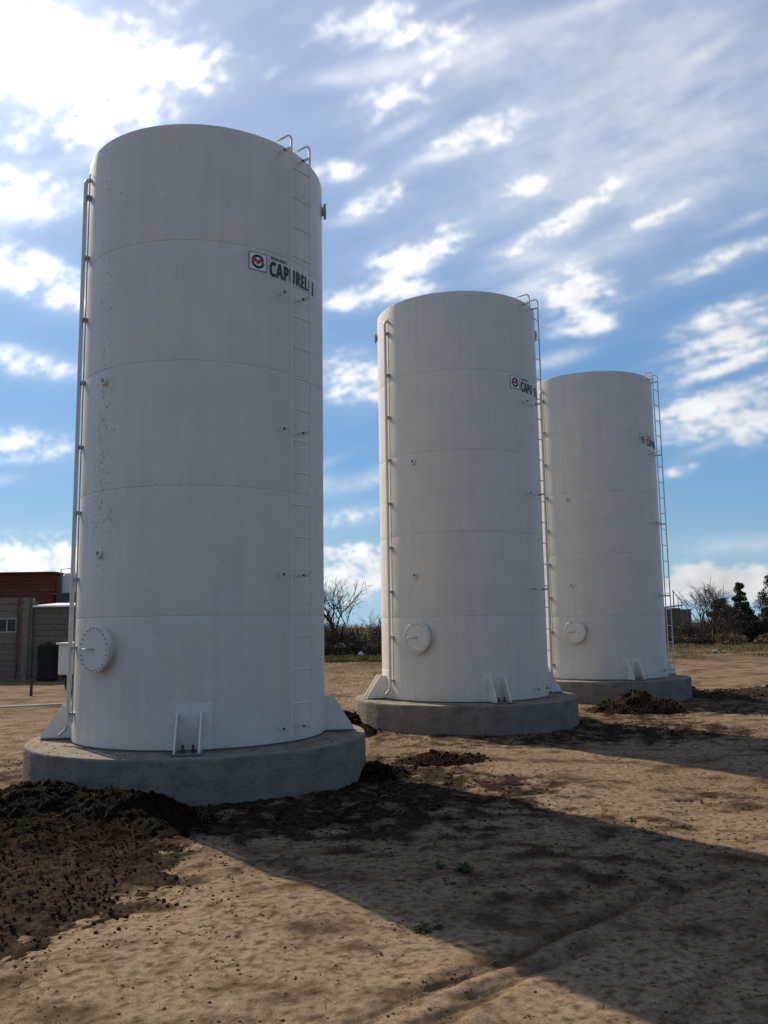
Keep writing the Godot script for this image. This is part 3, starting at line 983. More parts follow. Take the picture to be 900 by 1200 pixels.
func weed(at: Vector2, s: float, n: int, seed_: int, label: String, group := ""):
	rng.seed = seed_
	var root := thing("weed", label, "weed", Vector3(at.x, ground_at(at.x, at.y), at.y), group)
	for k in n:
		var b := Mb.new()
		var a := rng.randf() * TAU
		var l := s * rng.randf_range(0.5, 1.1)
		var d := Vector3(cos(a), 0, sin(a))
		var sd := Vector3(-sin(a), 0, cos(a)) * l * 0.16
		var lift := rng.randf_range(0.25, 0.9)
		var o := d * s * 0.05
		var p1 := o + d * l * 0.5 + Vector3.UP * l * 0.5 * lift
		var p2 := o + d * l + Vector3.UP * l * 0.35 * lift
		b.quad(o - sd * 0.2, p1 - sd, p1 + Vector3.UP * 0.004, o)
		b.quad(o, p1 + Vector3.UP * 0.004, p1 + sd, o + sd * 0.2)
		b.tri(p1 - sd, p2, p1 + Vector3.UP * 0.004)
		b.tri(p1 + Vector3.UP * 0.004, p2, p1 + sd)
		obj("leaf", b, mats.weed, root)

# ---------------------------------------------------------------- left background buildings
func course_wall(root: Node3D, called: String, x0: float, x1: float, z: float, y0: float, y1: float, step: float, depth: float, m: Array):
	var n := int(round((y1 - y0) / step))
	var hh := (y1 - y0) / n
	for k in n:
		var b := Mb.new()
		var w := x1 - x0 + rng.randf_range(-0.006, 0.006)
		b.box(Transform3D(Basis(), Vector3((x0 + x1) / 2, y0 + (k + 0.5) * hh, z - depth / 2 + rng.randf_range(-0.003, 0.003))), Vector3(w, hh - 0.010, depth), 0.003)
		obj(called, b, m[rng.randi() % m.size()], root)

func make_buildings():
	rng.seed = 91
	var blk := [mats.block_a, mats.block_b, mats.block_c]
	var D := -29.5
	var t := thing("block_shed", "low grey block shed with small two-pane window and white roof edge", "shed", Vector3(-13.0, 0, D))
	# left part of the wall, taller, with the window
	var wx0 := -0.42
	var wx1 := 0.28
	course_wall(t, "block_course", -7.0, wx0, 0.0, -0.1, 2.79, 0.2, 0.2, blk)
	course_wall(t, "block_course", wx1, 0.80, 0.0, -0.1, 2.79, 0.2, 0.2, blk)
	course_wall(t, "block_course", wx0, wx1, -0.001, -0.1, 1.60, 0.2, 0.2, blk)
	course_wall(t, "block_course", wx0, wx1, -0.001, 2.10, 2.79, 0.2, 0.2, blk)
	var b := Mb.new()
	b.box(Transform3D(Basis(), Vector3(-3.1, 1.3, -0.24)), Vector3(7.9, 2.7, 0.06))
	obj("mortar_core", b, mats.block_c, t)
	var wb := Mb.new()
	for q in [[-0.07, 1.62, 0.70, 0.05], [-0.07, 2.08, 0.70, 0.05]]: wb.box(Transform3D(Basis(), Vector3(q[0], q[1], -0.03)), Vector3(q[2], q[3], 0.08), 0.004)
	for x in [-0.40, -0.06, 0.26]: wb.box(Transform3D(Basis(), Vector3(x, 1.85, -0.032)), Vector3(0.045, 0.41, 0.07), 0.004)
	var win := obj("window", wb, mats.white_frame, t)
	for x in [-0.23, 0.10]:
		b = Mb.new()
		b.box(Transform3D(Basis(), Vector3(x, 1.85, -0.06)), Vector3(0.30, 0.42, 0.01))
		obj("pane", b, mats.dark_glass, win)
	b = Mb.new()
	b.tube([Vector3(0.33, 0.05, 0.06), Vector3(0.33, 2.8, 0.06)], [0.035], 8)
	obj("downpipe", b, mats.red_pipe, t)
	b = Mb.new()
	b.box(Transform3D(Basis(), Vector3(0.60, 1.33, 0.03)), Vector3(0.22, 2.9, 0.08), 0.01)
	obj("pilaster", b, mats.block_a, t)
	# right part, lower
	course_wall(t, "block_course", 0.81, 6.0, -0.14, -0.1, 2.44, 0.2, 0.2, blk)
	b = Mb.new()
	b.box(Transform3D(Basis(), Vector3(3.4, 1.1, -0.42)), Vector3(5.2, 2.5, 0.06))
	obj("mortar_core", b, mats.block_c, t)
	b = Mb.new()
	for k in 104:      # corrugated sheet edge
		var x := 0.84 + k * 0.05
		b.quad(Vector3(x, 2.455 + 0.012 * (k % 2), 0.1), Vector3(x + 0.05, 2.455 + 0.012 * ((k + 1) % 2), 0.1), Vector3(x + 0.05, 2.51 + 0.012 * ((k + 1) % 2), 0.09), Vector3(x, 2.51 + 0.012 * (k % 2), 0.09))
		b.quad(Vector3(x, 2.51 + 0.012 * (k % 2), 0.09), Vector3(x + 0.05, 2.51 + 0.012 * ((k + 1) % 2), 0.09), Vector3(x + 0.05, 2.66 + 0.012 * ((k + 1) % 2), -2.2), Vector3(x, 2.66 + 0.012 * (k % 2), -2.2))
	obj("roof_sheet", b, mats.white_sheet, t)
	# brick building behind
	var r := thing("brick_building", "red brick wall rising behind the low block shed", "building", Vector3(-15.0, 0, -33.2))
	course_wall(r, "brick_course", -8.0, 2.05, 0.0, 1.9, 3.86, 0.14, 0.25, [mats.brick_a, mats.brick_b])
	b = Mb.new()
	b.box(Transform3D(Basis(), Vector3(-2.9, 1.85, -2.0)), Vector3(10.0, 3.9, 3.6))
	obj("wall", b, mats.brick_b, r)
	b = Mb.new()
	b.box(Transform3D(Basis(), Vector3(-2.9, 3.89, -1.8)), Vector3(10.3, 0.05, 4.4), 0.01)
	obj("coping", b, mats.brick_b, r)
	# dark annex wall under the cistern
	var an := thing("dark_annex", "dark sheet wall between red brick wall and white roof edge", "annex", Vector3(-12.6, 0, -32.6))
	for k in 40:
		b = Mb.new()
		b.box(Transform3D(Basis(), Vector3(0.1 + k * 0.125, 1.5, 0.01 * (k % 2))), Vector3(0.122, 3.0, 0.05), 0.004)
		obj("wall_sheet", b, mats.dark_sheet, an)
	b = Mb.new()
	b.box(Transform3D(Basis(), Vector3(2.5, 3.03, -0.9)), Vector3(5.2, 0.06, 2.0), 0.01)
	obj("roof", b, mats.dark_sheet, an)
	# cistern on that roof
	var ci := thing("roof_cistern", "pale grey water cistern on the dark annex roof", "cistern", Vector3(-12.05, 3.06, -32.9))
	b = Mb.new()
	b.lathe([Vector2(0.40, 0.0), Vector2(0.42, 0.02), Vector2(0.42, 0.30), Vector2(0.41, 0.32), Vector2(0.42, 0.34), Vector2(0.42, 0.66), Vector2(0.36, 0.76), Vector2(0.16, 0.84), Vector2(0.01, 0.85)], 28)
	obj("body", b, mats.cistern, ci)
	b = Mb.new()
	b.tube([Vector3(-0.46, 0.0, 0.1), Vector3(-0.46, 0.93, 0.1), Vector3(-0.05, 0.96, 0.1), Vector3(-0.05, 0.84, 0.1)], [0.018], 6)
	obj("pipe", b, mats.bolt, ci)
	# black water tank
	var bt := thing("black_water_tank", "upright black box-shaped water tank against the block shed", "water tank", Vector3(-11.25, 0, -28.6))
	b = Mb.new()
	b.box(Transform3D(Basis(), Vector3(0, 0.61, 0)), Vector3(0.56, 1.22, 0.5), 0.06)
	obj("body", b, mats.black_plastic, bt)
	b = Mb.new()
	b.lathe([Vector2(0.11, 1.215), Vector2(0.115, 1.25), Vector2(0.10, 1.26), Vector2(0.01, 1.265)], 24)
	obj("lid", b, mats.black_plastic, bt)
	# white box trailer
	var tr := thing("box_trailer", "white box trailer parked behind the tank pipe", "trailer", Vector3(-7.45, 0, -22.9))
	b = Mb.new()
	b.box(Transform3D(Basis(), Vector3(0, 0.90, 0)), Vector3(2.1, 0.78, 1.25), 0.03)
	obj("body", b, mats.paint, tr)
	b = Mb.new()
	b.box(Transform3D(Basis(), Vector3(0, 1.315, 0)), Vector3(2.2, 0.05, 1.35), 0.012)
	obj("roof", b, mats.white_sheet, tr)
	b = Mb.new()
	b.box(Transform3D(Basis(), Vector3(0, 0.46, 0)), Vector3(2.0, 0.08, 1.1), 0.01)
	obj("chassis", b, mats.black_plastic, tr)
	for q in [[-0.62, 0.5], [-0.62, -0.5], [0.62, 0.5], [0.62, -0.5]]:
		var wf := Transform3D(Basis(Vector3.RIGHT, PI * 0.5), Vector3(q[0], 0.26, q[1]))
		b = Mb.new()
		b.lathe([Vector2(0.15, -0.08), Vector2(0.235, -0.085), Vector2(0.26, -0.06), Vector2(0.265, 0.0), Vector2(0.26, 0.06), Vector2(0.235, 0.085), Vector2(0.15, 0.08)], 28, wf, true)
		var wh := obj("wheel", b, mats.rubber, tr)
		b = Mb.new()
		b.lathe([Vector2(0.01, -0.05), Vector2(0.155, -0.06), Vector2(0.155, 0.06), Vector2(0.01, 0.05)], 20, wf)
		obj("rim", b, mats.bolt, wh)
	# stake and pale pipe
	var sk := thing("wooden_stake", "short dark stake in the sand in front of the block shed", "stake", Vector3(-9.2, -0.02, -22.36))
	b = Mb.new()
	b.tube([Vector3(0, -0.1, 0), Vector3(0.01, 0.44, 0.0)], [0.04, 0.033], 6)
	obj("post", b, mats.bark, sk)
	b = Mb.new()
	b.box(Transform3D(Basis(Vector3.UP, 0.3), Vector3(0, 0.36, 0.035)), Vector3(0.16, 0.04, 0.02), 0.003)
	obj("crosspiece", b, mats.bark, sk)
	b = Mb.new()
	b.tube([Vector3(-13.0, 0.04, -16.9), Vector3(-10.5, 0.045, -17.7), Vector3(-8.31, 0.04, -18.62), Vector3(-7.0, 0.045, -19.2), Vector3(-5.2, 0.04, -19.9)], [0.022], 8)
	tag(obj("water_pipe", b, mats.cistern), "thin pale pipe lying across the sand behind the plinth", "pipe")

func tyre(at: Vector3, tilt: Vector3, s: float):
	var root := thing("old_tyre", "discarded black tyre lying on the grass verge", "tyre", at, "old tyres along the grass verge")
	root.rotation = tilt
	var b := Mb.new()
	b.lathe([Vector2(0.19 * s, -0.07 * s), Vector2(0.28 * s, -0.095 * s), Vector2(0.325 * s, -0.07 * s), Vector2(0.335 * s, 0), Vector2(0.325 * s, 0.07 * s), Vector2(0.28 * s, 0.095 * s), Vector2(0.19 * s, 0.07 * s), Vector2(0.205 * s, 0.0), Vector2(0.19 * s, -0.07 * s)], 28, Transform3D.IDENTITY, true)
	obj("casing", b, mats.rubber, root)

func make_background():
	# middle gap
	bare_tree(Vector3(-2.35, 0, -48.5), 5.3, 2, 504, "bare tree with spreading twigs between the two larger tanks", 0.008)
	bare_tree(Vector3(-3.6, 0, -49.5), 4.0, 1, 502, "slimmer bare tree beside the white tank edge", 0.008)
	var sp := [[-4.3, -50.0, 3.0, 2.7, 0], [-2.9, -51.0, 2.6, 2.4, 1], [-1.6, -50.2, 2.8, 2.3, 0], [-0.3, -51.5, 3.0, 3.0, 1], [1.2, -51.0, 3.0, 2.6, 0], [-2.4, -47.4, 1.6, 1.1, 0], [-0.7, -47.2, 1.8, 1.0, 2], [-3.7, -47.0, 1.7, 1.2, 0], [-5.8, -50.5, 3.0, 2.6, 1], [0.6, -47.5, 1.8, 1.1, 0], [-3.0, -46.6, 1.7, 1.0, 0], [-1.6, -46.5, 1.8, 1.2, 0], [-4.4, -46.6, 1.7, 1.1, 0], [-0.1, -46.4, 1.5, 0.9, 0], [-2.0, -48.6, 2.2, 1.8, 0], [-3.2, -48.8, 2.2, 1.9, 0]]
	for k in sp.size():
		bush(Vector3(sp[k][0], 0, sp[k][1]), sp[k][2], sp[k][3] * 0.84, 600 + k, sp[k][4], ["tangled dark scrub bush in the hedgerow behind the grass verge", "dark green leafy bush in the hedgerow behind the grass verge", "dry brown bush at the foot of the hedgerow"][sp[k][4]], "hedgerow bushes behind the grass verge")
	var tp := [[-3.15, -45.4, 1.1], [-2.55, -45.0, 1.2], [-1.95, -45.2, 1.3], [-0.72, -45.1, 1.25]]
	rng.seed = 33
	for q in tp: tyre(Vector3(q[0], 0.14, q[1]), Vector3(rng.randf_range(0.05, 0.35), rng.randf() * 3, rng.randf_range(-0.2, 0.2)), q[2])
	var bg := thing("rubbish_bag", "small white rubbish bag on the verge beside old tyres", "bag", Vector3(-1.35, 0.02, -45.7))
	var st := MeshInstance3D.new()
	st.name = "sack"; st.mesh = clods[2]; st.material_override = mats.white_sheet
	st.scale = Vector3(0.17, 0.17, 0.15); st.position.y = 0.12
	bg.add_child(st)
	var b := Mb.new()
	b.tube([Vector3(0, 0.18, 0), Vector3(0.02, 0.27, 0), Vector3(0.05, 0.30, 0.02)], [0.02, 0.035, 0.015], 6)
	obj("knot", b, mats.white_sheet, bg)
	# right side: scrub line, bare trees, evergreens
	bare_tree(Vector3(23.9, 0, -63.5), 4.7, 3, 511, "broad many-stemmed bare tree in front of the grey house", 0.009)
	bare_tree(Vector3(26.0, 0, -65.0), 3.3, 2, 512, "small dark bare tree beside the evergreens", 0.011)
	evergreen(Vector3(27.6, 0, -66.5), 4.6, 1.1, 521, "narrow pointed evergreen tree behind the scrub", 0.7)
	evergreen(Vector3(26.5, 0, -67.5), 3.3, 1.3, 523, "low rounded evergreen tree beside the pointed one", 0.4)
	evergreen(Vector3(28.7, 0, -68.0), 3.1, 1.2, 524, "short evergreen tree in the dip of the tree line", 0.45)
	evergreen(Vector3(30.1, 0, -66.0), 5.1, 1.8, 522, "tall broad evergreen tree next to the dip", 0.5)
	evergreen(Vector3(33.2, 0, -66.5), 6.6, 2.4, 525, "large dense evergreen tree beyond the broad one", 0.45)
	var rp := []
	rng.seed = 71
	for k in 22:
		rp.append([19.5 + k * 0.85 + rng.randf_range(-0.3, 0.3), -64.0 - rng.randf_range(0.0, 4.0), rng.randf_range(2.0, 3.0), rng.randf_range(1.5, 2.5), [0, 2, 0, 1, 2][rng.randi() % 5]])
	for k in 10:
		rp.append([18.5 + k * 1.5 + rng.randf_range(-0.4, 0.4), -58.0 - rng.randf_range(0.0, 3.0), rng.randf_range(1.4, 2.4), rng.randf_range(0.7, 1.2), [0, 2, 2][rng.randi() % 3]])
	for k in rp.size():
		bush(Vector3(rp[k][0], 0, rp[k][1]), rp[k][2], rp[k][3], 700 + k, rp[k][4], ["tangled dark scrub bush at the far field edge", "dark green leafy bush at the far field edge", "dry brown scrub bush at the far field edge"][rp[k][4]], "scrub along the far field edge")
	# hedgerow going on behind the tanks
	for k in 16:
		rng.seed = 900 + k
		bush(Vector3(2.8 + k * 1.05, 0, -52.0 - k * 0.75 + rng.randf_range(-0.6, 0.6)), rng.randf_range(2.4, 3.2), rng.randf_range(1.9, 2.7), 800 + k, k % 2, ["tangled dark scrub bush in the hedgerow behind the far tank", "dark green leafy bush in the hedgerow behind the far tank"][k % 2], "hedgerow behind the far tank")
	# grey house
	var h := thing("grey_house", "small grey house with flat roof showing above the scrub", "house", Vector3(26.6, 0, -78.0))
	b = Mb.new()
	b.box(Transform3D(Basis(), Vector3(0, 1.3, 0)), Vector3(1.5, 2.6, 3.0), 0.02)
	obj("wall", b, mats.block_a, h)
	b = Mb.new()
	b.box(Transform3D(Basis(), Vector3(0, 2.66, 0)), Vector3(1.7, 0.12, 3.2), 0.02)
	obj("roof", b, mats.cistern, h)
	b = Mb.new()
	b.tube([Vector3(0.1, 2.6, 1.0), Vector3(0.1, 3.5, 1.0)], [0.035], 6)
	obj("mast", b, mats.bolt, h)
	var g := thing("field_hut", "small dull brown hut half hidden behind the scrub", "hut", Vector3(23.0, 0, -70.0))
	b = Mb.new()
	b.box(Transform3D(Basis(), Vector3(0, 1.35, 0)), Vector3(1.5, 2.7, 2.4), 0.02)
	obj("wall", b, mats.block_c, g)
	b = Mb.new()
	b.box(Transform3D(Basis(Vector3.BACK, 0.12), Vector3(0, 2.80, 0)), Vector3(1.8, 0.08, 2.7), 0.01)
	obj("roof", b, mats.dark_sheet, g)
	# stayed pole beyond the far tank
	var po := thing("stayed_pole", "thin pole with a slanting stay and two props", "pole", Vector3(23.3, 0, -69.0))
	b = Mb.new()
	b.tube([Vector3(0, -0.2, 0), Vector3(0, 4.15, 0)], [0.06, 0.04], 8)
	obj("pole", b, mats.bolt, po)
	b = Mb.new()
	b.tube([Vector3(0, 4.05, 0.03), Vector3(1.5, 2.1, 0.03), Vector3(3.1, -0.05, 0.03)], [0.032], 6)
	obj("stay", b, mats.bolt, po)
	for x in [0.35, 1.1]:
		b = Mb.new()
		b.tube([Vector3(x, 1.9, 0.03), Vector3(x, 4.05 - x * 1.3, 0.03)], [0.026], 6)
		obj("prop", b, mats.bolt, po)
	# grass tufts along the verge and pale litter
	rng.seed = 44
	var xf := []
	var cc := []
	for k in 16000:
		var x := 0.0
		var z := 0.0
		if k % 2 == 0:
			x = rng.randf_range(-7, 4); z = rng.randf_range(-44.6, -40.0)
		else:
			x = rng.randf_range(12, 28); z = rng.randf_range(-60.0, -36.0)
			if nA.get_noise_2d(x * 0.7, z * 0.7) < -0.02 + 0.2 * (z + 60.0) / 24.0: continue
		var s := rng.randf_range(0.05, 0.16)
		xf.append(Transform3D(Basis.from_euler(Vector3(rng.randf_range(-0.6, 0.6), rng.randf() * TAU, rng.randf_range(-0.6, 0.6))) * Basis.from_scale(Vector3(7, s, 7)), Vector3(x, 0.0, z)))
		cc.append(Color(0.050, 0.070, 0.020).lerp(Color(0.15, 0.115, 0.06), pow(rng.randf(), 1.2 if k % 2 == 0 else 0.5)))
	var gr := scatter("grass", blade_mesh(), xf, cc, mats.vertex)
	tag(gr, "sparse green and straw grass along the far field edge", "grass")
	var litter := [[16.9, -44.2, 0.15], [17.2, -43.8, 0.09]]
	for q in litter:
		var o := thing("rubble_lump", "pale lump of rubble on the weedy field edge", "rubble", Vector3(q[0], 0.08, q[1]), "pale rubble on the field edge")
		var mi := MeshInstance3D.new()
		mi.name = "lump"; mi.mesh = clods[1]; mi.material_override = mats.rubble
		mi.scale = Vector3(1.5, 0.75, 1) * q[2]
		o.add_child(mi)

# ---------------------------------------------------------------- materials
func shell_texture(seed_: int, scuffed: bool) -> ImageTexture:
	var w := 1024
	var h := 1024
	var big := noise(seed_, 0.02, 4)
	var drip := noise(seed_ + 3, 0.05, 3)
	var im := Image.create(w, h, false, Image.FORMAT_RGB8)
	var a := big.get_seamless_image(512, 512)
	a.resize(w, h, Image.INTERPOLATE_CUBIC)
	a.convert(Image.FORMAT_L8)
	var d := drip.get_seamless_image(w, 64)
	d.convert(Image.FORMAT_L8)
	d.resize(w, h, Image.INTERPOLATE_CUBIC)
	var fine := noise(seed_ + 9, 0.25, 3).get_seamless_image(512, 512)
	fine.resize(w, h)
	fine.convert(Image.FORMAT_L8)
	var ad := a.get_data()
	var dd := d.get_data()
	var fd := fine.get_data()
	var out := PackedByteArray()
	out.resize(w * h * 3)
	for i in w * h:
		var g := 0.87 + 0.13 * (0.40 * ad[i] + 0.28 * dd[i] + 0.32 * fd[i]) / 255.0
		var dirt := maxf(0.0, (ad[i] - 150.0) / 255.0) * 0.16
		out[i * 3] = int(255.0 * minf(g, 1.0)); out[i * 3 + 1] = int(255.0 * minf(g - dirt * 0.35, 1.0)); out[i * 3 + 2] = int(255.0 * minf(g - dirt, 1.0))
	im = Image.create_from_data(w, h, false, Image.FORMAT_RGB8, out)
	var rg := RandomNumberGenerator.new()
	rg.seed = seed_
	# scuffs, scratches and handling marks in the paint
	var marks := 520 if scuffed else 110
	for k in marks:
		var ang := rg.randfn(-37.5, 4.2) if scuffed and k < 430 else rg.randf_range(-180, 180)
		var hh := rg.randf_range(1.5, 6.3)
		if scuffed and k < 260: hh = [2.3, 3.6, 3.2, 2.9][k % 4] + rg.randfn(0.0, 0.35)      # thickest round the couplings
		var px := fposmod(ang / 360.0, 1.0) * w
		var py := (1.0 - clampf(hh, 0.2, 6.6) / TOP) * h
		var long := rg.randf() < 0.10
		var len := rg.randi_range(6, 16) if long else rg.randi_range(1, 4)
		var sl := rg.randf_range(-1.2, 1.2)
		var dark := rg.randf_range(0.80, 0.95) if rg.randf() < 0.7 else rg.randf_range(0.5, 0.8)
		for s in len:
			var x := posmod(int(px + s * sl), w)
			var y := clampi(int(py + s), 0, h - 1)
			im.set_pixel(x, y, im.get_pixel(x, y) * Color(dark, dark * 0.99, dark * 0.97))
			if not long and rg.randf() < 0.35:
				x = (x + 1) % w
				im.set_pixel(x, y, im.get_pixel(x, y) * Color(dark, dark, dark * 0.98))
	for k in 420:          # mud spatter thrown up by the rain
		var hh := 0.03 + 0.9 * pow(rg.randf(), 2.6)
		var px := rg.randi_range(0, w - 1)
		var py := clampi(int((1.0 - hh / TOP) * h), 0, h - 1)
		var al := rg.randf_range(0.15, 0.5)
		im.set_pixel(px, py, im.get_pixel(px, py).lerp(Color(0.45, 0.36, 0.27), al))
		if rg.randf() < 0.4: im.set_pixel(px, maxi(py - 1, 0), im.get_pixel(px, maxi(py - 1, 0)).lerp(Color(0.45, 0.36, 0.27), al * 0.6))
	im.generate_mipmaps()
	return ImageTexture.create_from_image(im)

func make_materials():
	var m: StandardMaterial3D
	for q in [["shell_a", 301, true], ["shell_b", 302, false], ["shell_c", 303, false]]:
		m = mat(q[0], Color(0.715, 0.672, 0.595), 0.42)
		m.albedo_texture = shell_texture(q[1], q[2])
	m = mat("paint", Color(0.67, 0.64, 0.578), 0.45)
	m.albedo_texture = mottled(41, 0.02, 0.94, 1.03, 256); world_tri(m, 1.3)
	m = mat("steel", Color(0.42, 0.42, 0.41), 0.5)
	m.albedo_texture = mottled(42, 0.03, 0.7, 1.1, 256); world_tri(m, 2.0)
	mat("bolt", Color(0.12, 0.12, 0.12), 0.6)
	mat("grey_bolt", Color(0.42, 0.405, 0.375), 0.6)
	mat("rust", Color(0.055, 0.045, 0.04), 0.7)
	m = mat("concrete", Color(0.222, 0.197, 0.160), 0.92)
	m.albedo_texture = mottled(43, 0.012, 0.80, 1.08, 512, 6, Color(0.95, 1.0, 1.1)); world_tri(m, 0.55)
	m.heightmap_enabled = true; m.heightmap_texture = relief(44, 0.06, 512, 6); m.heightmap_scale = 0.5
	m = mat("earth", Color(1, 1, 1), 0.96)
	m.vertex_color_use_as_albedo = true
	m.albedo_texture = mottled(45, 0.022, 0.56, 1.16, 1024, 5, Color(0.94, 1.0, 1.06), 0.5); world_tri(m, 0.62)
	m.heightmap_enabled = true; m.heightmap_texture = relief(46, 0.05, 512, 6); m.heightmap_scale = 0.18
	m = mat("soil", Color(1, 1, 1), 0.95)
	m.vertex_color_use_as_albedo = true
	m.albedo_texture = mottled(47, 0.05, 0.45, 1.2, 512, 5); world_tri(m, 1.1)
	m = mat("vertex", Color(1, 1, 1), 0.9)
	m.vertex_color_use_as_albedo = true
	m = mat("leaf", Color(1, 1, 1), 0.8)
	m.vertex_color_use_as_albedo = true
	m.cull_mode = BaseMaterial3D.CULL_DISABLED
	m.backlight_enabled = true; m.backlight = Color(0.05, 0.055, 0.02)
	m = mat("weed", Color(0.034, 0.046, 0.020), 0.9)
	m.cull_mode = BaseMaterial3D.CULL_DISABLED
	m = mat("bark", Color(0.105, 0.086, 0.068), 0.95)
	m.albedo_texture = mottled(48, 0.06, 0.6, 1.1, 256); world_tri(m, 2.0)
	mat("black_print", Color(0.012, 0.012, 0.016), 0.5)
	mat("white_print", Color(0.74, 0.74, 0.73), 0.45)
	mat("red_print", Color(0.36, 0.035, 0.03), 0.5)
	for q in [["block_a", Color(0.225, 0.186, 0.142)], ["block_b", Color(0.212, 0.173, 0.131)], ["block_c", Color(0.198, 0.160, 0.120)]]:
		m = mat(q[0], q[1], 0.95)
		m.albedo_texture = mottled(49, 0.03, 0.84, 1.05, 256); world_tri(m, 0.8)
	for q in [["brick_a", Color(0.20, 0.078, 0.054)], ["brick_b", Color(0.175, 0.066, 0.046)]]:
		m = mat(q[0], q[1], 0.93)
		m.albedo_texture = mottled(50, 0.04, 0.84, 1.05, 256); world_tri(m, 0.9)
	mat("rubble", Color(0.36, 0.34, 0.30), 0.95)
	mat("white_frame", Color(0.34, 0.33, 0.31), 0.7)
	mat("dark_glass", Color(0.012, 0.013, 0.015), 0.12)
	mat("red_pipe", Color(0.16, 0.035, 0.028), 0.6)
	mat("white_sheet", Color(0.70, 0.70, 0.68), 0.5)
	mat("dark_sheet", Color(0.05, 0.052, 0.055), 0.6)
	mat("cistern", Color(0.38, 0.39, 0.39), 0.7)
	mat("black_plastic", Color(0.006, 0.006, 0.006), 0.85)
	mat("rubber", Color(0.010, 0.010, 0.010), 0.95)

# ---------------------------------------------------------------- scene
func _ready():
	var cam := Camera3D.new()
	cam.name = "camera"
	cam.position = Vector3(0, 1.665, 0)
	cam.rotation = Vector3(0.1327, 0, -0.0147)
	cam.fov = 62.2
	cam.near = 0.05; cam.far = 3000
	add_child(cam)
	cam.current = true
	var env := Environment.new()
	env.background_mode = Environment.BG_SKY
	var sm := PanoramaSkyMaterial.new()
	sm.panorama = sky_panorama()
	env.sky = Sky.new()
	env.sky.sky_material = sm
	env.tonemap_mode = Environment.TONE_MAPPER_LINEAR
	env.tonemap_exposure = 1.4
	env.sdfgi_enabled = true; env.ssao_enabled = true; env.ssil_enabled = true
	var we := WorldEnvironment.new()
	we.name = "world_environment"
	we.environment = env
	add_child(we)
	var sun := DirectionalLight3D.new()
	sun.name = "sun"
	sun.basis = Basis.looking_at(-sun_dir(), Vector3.UP)
	sun.light_energy = 1.6
	sun.light_color = Color(1.0, 0.93, 0.83)
	sun.light_angular_distance = 0.5
	sun.shadow_enabled = true
	add_child(sun)
	print("sky ", Time.get_ticks_msec())

	rng.seed = 5
	nA = noise(1, 0.35, 3); nB = noise(2, 1.7, 4); nC = noise(3, 7.5, 3); nD = noise(4, 2.6, 5)
	make_materials()
	for k in 3: clods.append(clod_mesh(61 + k))
	print("materials ", Time.get_ticks_msec())
	make_ground()
	print("ground ", Time.get_ticks_msec())
	var where := ["biggest", "middle", "farthest"]
	make_plinth(0, "round concrete plinth with a dark soil heap banked against it")
	make_plinth(1, "round concrete plinth under the middle tank of the row")
	make_plinth(2, "round concrete plinth with a straw-covered heap in front")
	make_tank(0, "white steel tank with scuffed paint, standing by the dark soil heap", mats.shell_a, 7.4, 0.0)
	make_tank(1, "white steel tank in the middle of the row of three", mats.shell_b, 14.5, 3.4)
	make_tank(2, "white steel tank with the straw-covered heap before its plinth", mats.shell_c, 11.5, 3.4)
	print("tanks ", Time.get_ticks_msec())
	make_buildings()
	make_background()
	print("background ", Time.get_ticks_msec())

	# heaps of dug soil
	rng.seed = 8
	var dark := [Color(0.008, 0.006, 0.0045), Color(0.030, 0.020, 0.013)]
	soil_heap("broad dark soil heap banked against the scuffed tank's plinth", Vector2(-5.6, -9.0), Vector2(-1.1, -4.3),
		[[-3.25, -8.05, 0.85, 0.25], [-2.45, -7.9, 0.68, 0.21], [-3.95, -7.6, 0.9, 0.19], [-1.95, -7.6, 0.5, 0.07], [-3.1, -7.2, 1.0, 0.10], [-3.0, -6.3, 1.2, 0.055], [-2.7, -5.5, 1.05, 0.04], [-4.0, -6.2, 1.2, 0.06]], 0.024, 0.085, dark, 9000, Vector2(0.003, 0.017), 200, 401)
	soil_heap("straw-covered soil heap in front of the farthest plinth", Vector2(3.4, -17.6), Vector2(6.0, -14.9), [[4.72, -16.4, 0.62, 0.36], [4.25, -16.3, 0.5, 0.18], [5.1, -16.3, 0.5, 0.22]], 0.035, 0.10, [Color(0.016, 0.012, 0.008), Color(0.060, 0.043, 0.026)], 400, Vector2(0.010, 0.045), 420, 402)
	soil_heap("small dark soil mound in front of the middle plinth", Vector2(-0.2, -11.5), Vector2(1.4, -10.1), [[0.58, -10.75, 0.36, 0.10], [1.0, -10.9, 0.28, 0.04]], 0.03, 0.05, dark, 150, Vector2(0.008, 0.035), 120, 403)
	soil_heap("low dark soil mound beside the scuffed tank's plinth", Vector2(-0.7, -10.6), Vector2(0.5, -9.3), [[-0.15, -10.0, 0.36, 0.09]], 0.03, 0.05, dark, 120, Vector2(0.008, 0.04), 30, 404)
	soil_heap("dark dug soil piled between the scuffed and middle tanks", Vector2(-1.9, -15.6), Vector2(0.0, -12.6), [[-0.85, -14.5, 0.7, 0.26], [-1.15, -13.6, 0.55, 0.30], [-0.55, -13.6, 0.5, 0.12]], 0.04, 0.09, dark, 220, Vector2(0.01, 0.05), 60, 405)
	soil_heap("ridge of dug soil beyond the farthest plinth", Vector2(6.4, -21.0), Vector2(10.2, -17.4), [[7.6, -19.2, 0.9, 0.14], [8.6, -19.4, 1.0, 0.16], [7.0, -19.9, 0.5, 0.12]], 0.05, 0.08, [Color(0.035, 0.026, 0.018), Color(0.09, 0.066, 0.042)], 260, Vector2(0.012, 0.05), 120, 406)

	# loose clods and pebbles over the sand
	var xf := []
	var cc := []
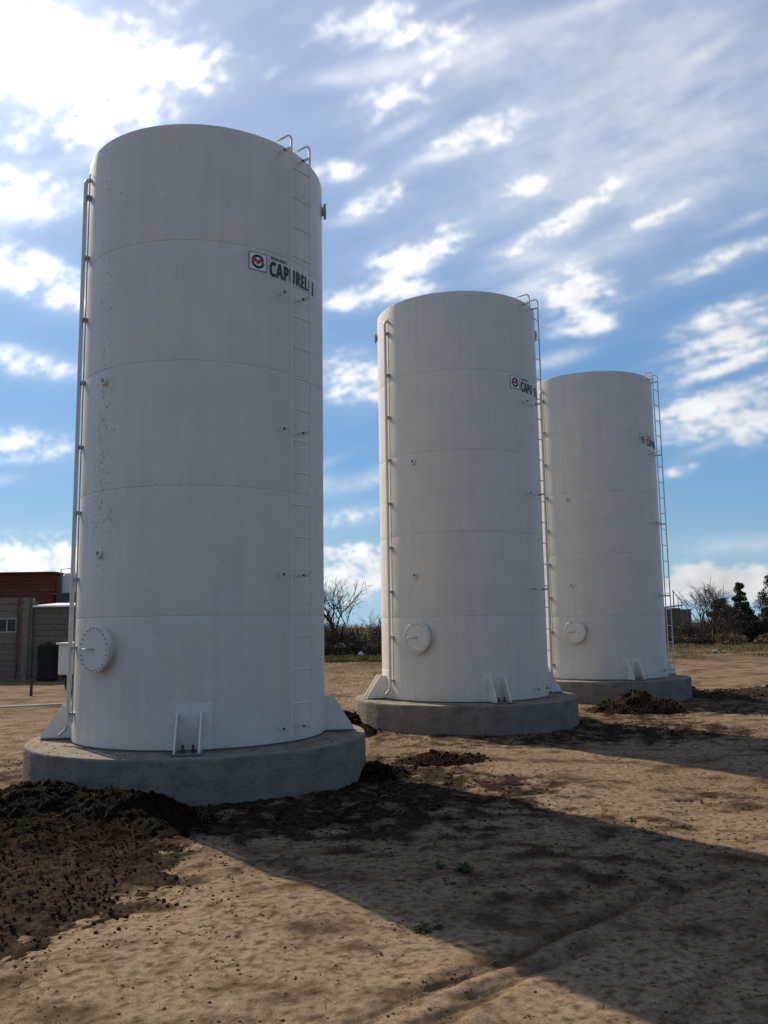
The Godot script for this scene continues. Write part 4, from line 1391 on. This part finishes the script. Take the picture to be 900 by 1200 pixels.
	for k in 60000:
		var z := -3.3 - 15.0 * pow(rng.randf(), 1.5)
		var x := rng.randf_range(-0.62, 0.62) * (-z + 1.0)
		var dk := dark_at(x, z)
		if rng.randf() > 0.07 + 0.85 * dk + 2.4 * maxf(nB.get_noise_2d(x * 0.8, z * 1.5) - 0.08, 0.0): continue
		var s := lerpf(0.0024, 0.010, pow(rng.randf(), 4.0)) * (1.0 + 0.6 * dk) * (0.75 - z * 0.04)
		xf.append(Transform3D(Basis.from_euler(Vector3(rng.randf() * 6, rng.randf() * 6, 0)).scaled(Vector3(s * 1.3, s * 0.7, s)), Vector3(x, ground_h(x, z, 0.0) + s * 0.15, z)))
		var base := Color(0.12, 0.082, 0.048).lerp(Color(0.016, 0.011, 0.008), clampf(dk + rng.randf() * 0.7, 0, 1))
		cc.append(base)
	tag(scatter("clods", clods[0], xf, cc, mats.vertex), "small clods and pebbles strewn over the sand", "clods")
	xf = []; cc = []
	for k in 900:
		var z := -3.3 - 11.0 * pow(rng.randf(), 1.3)
		var x := rng.randf_range(-0.6, 0.6) * (-z + 1.0)
		var l := rng.randf_range(0.03, 0.12)
		xf.append(Transform3D(Basis.from_euler(Vector3(PI * 0.5 + rng.randf_range(-0.15, 0.05), rng.randf() * TAU, 0), EULER_ORDER_YXZ).scaled(Vector3(1, 1, 1)) * Basis.from_scale(Vector3(0.6, l, 0.6)), Vector3(x, ground_h(x, z, 0.0) + 0.004, z)))
		cc.append(Color(0.26, 0.20, 0.11).lerp(Color(0.08, 0.06, 0.035), rng.randf()))
	tag(scatter("straw_litter", blade_mesh(), xf, cc, mats.vertex), "scattered bits of straw and twig on the sand", "straw")
	weed(Vector2(0.18, -4.92), 0.075, 26, 31, "small green weed at the edge of the tank shadow")
	weed(Vector2(0.27, -4.95), 0.05, 16, 32, "tiny green weed beside the shadow-edge weed")
	weed(Vector2(0.51, -6.02), 0.10, 30, 34, "low dark green weed clump inside the tank shadow")
	weed(Vector2(0.36, -6.10), 0.07, 18, 35, "thin weed sprig in the shadow next to the clump")
	weed(Vector2(2.07, -7.5), 0.06, 16, 36, "small dark weed near the far edge of the shadow")
	print("done ", Time.get_ticks_msec())
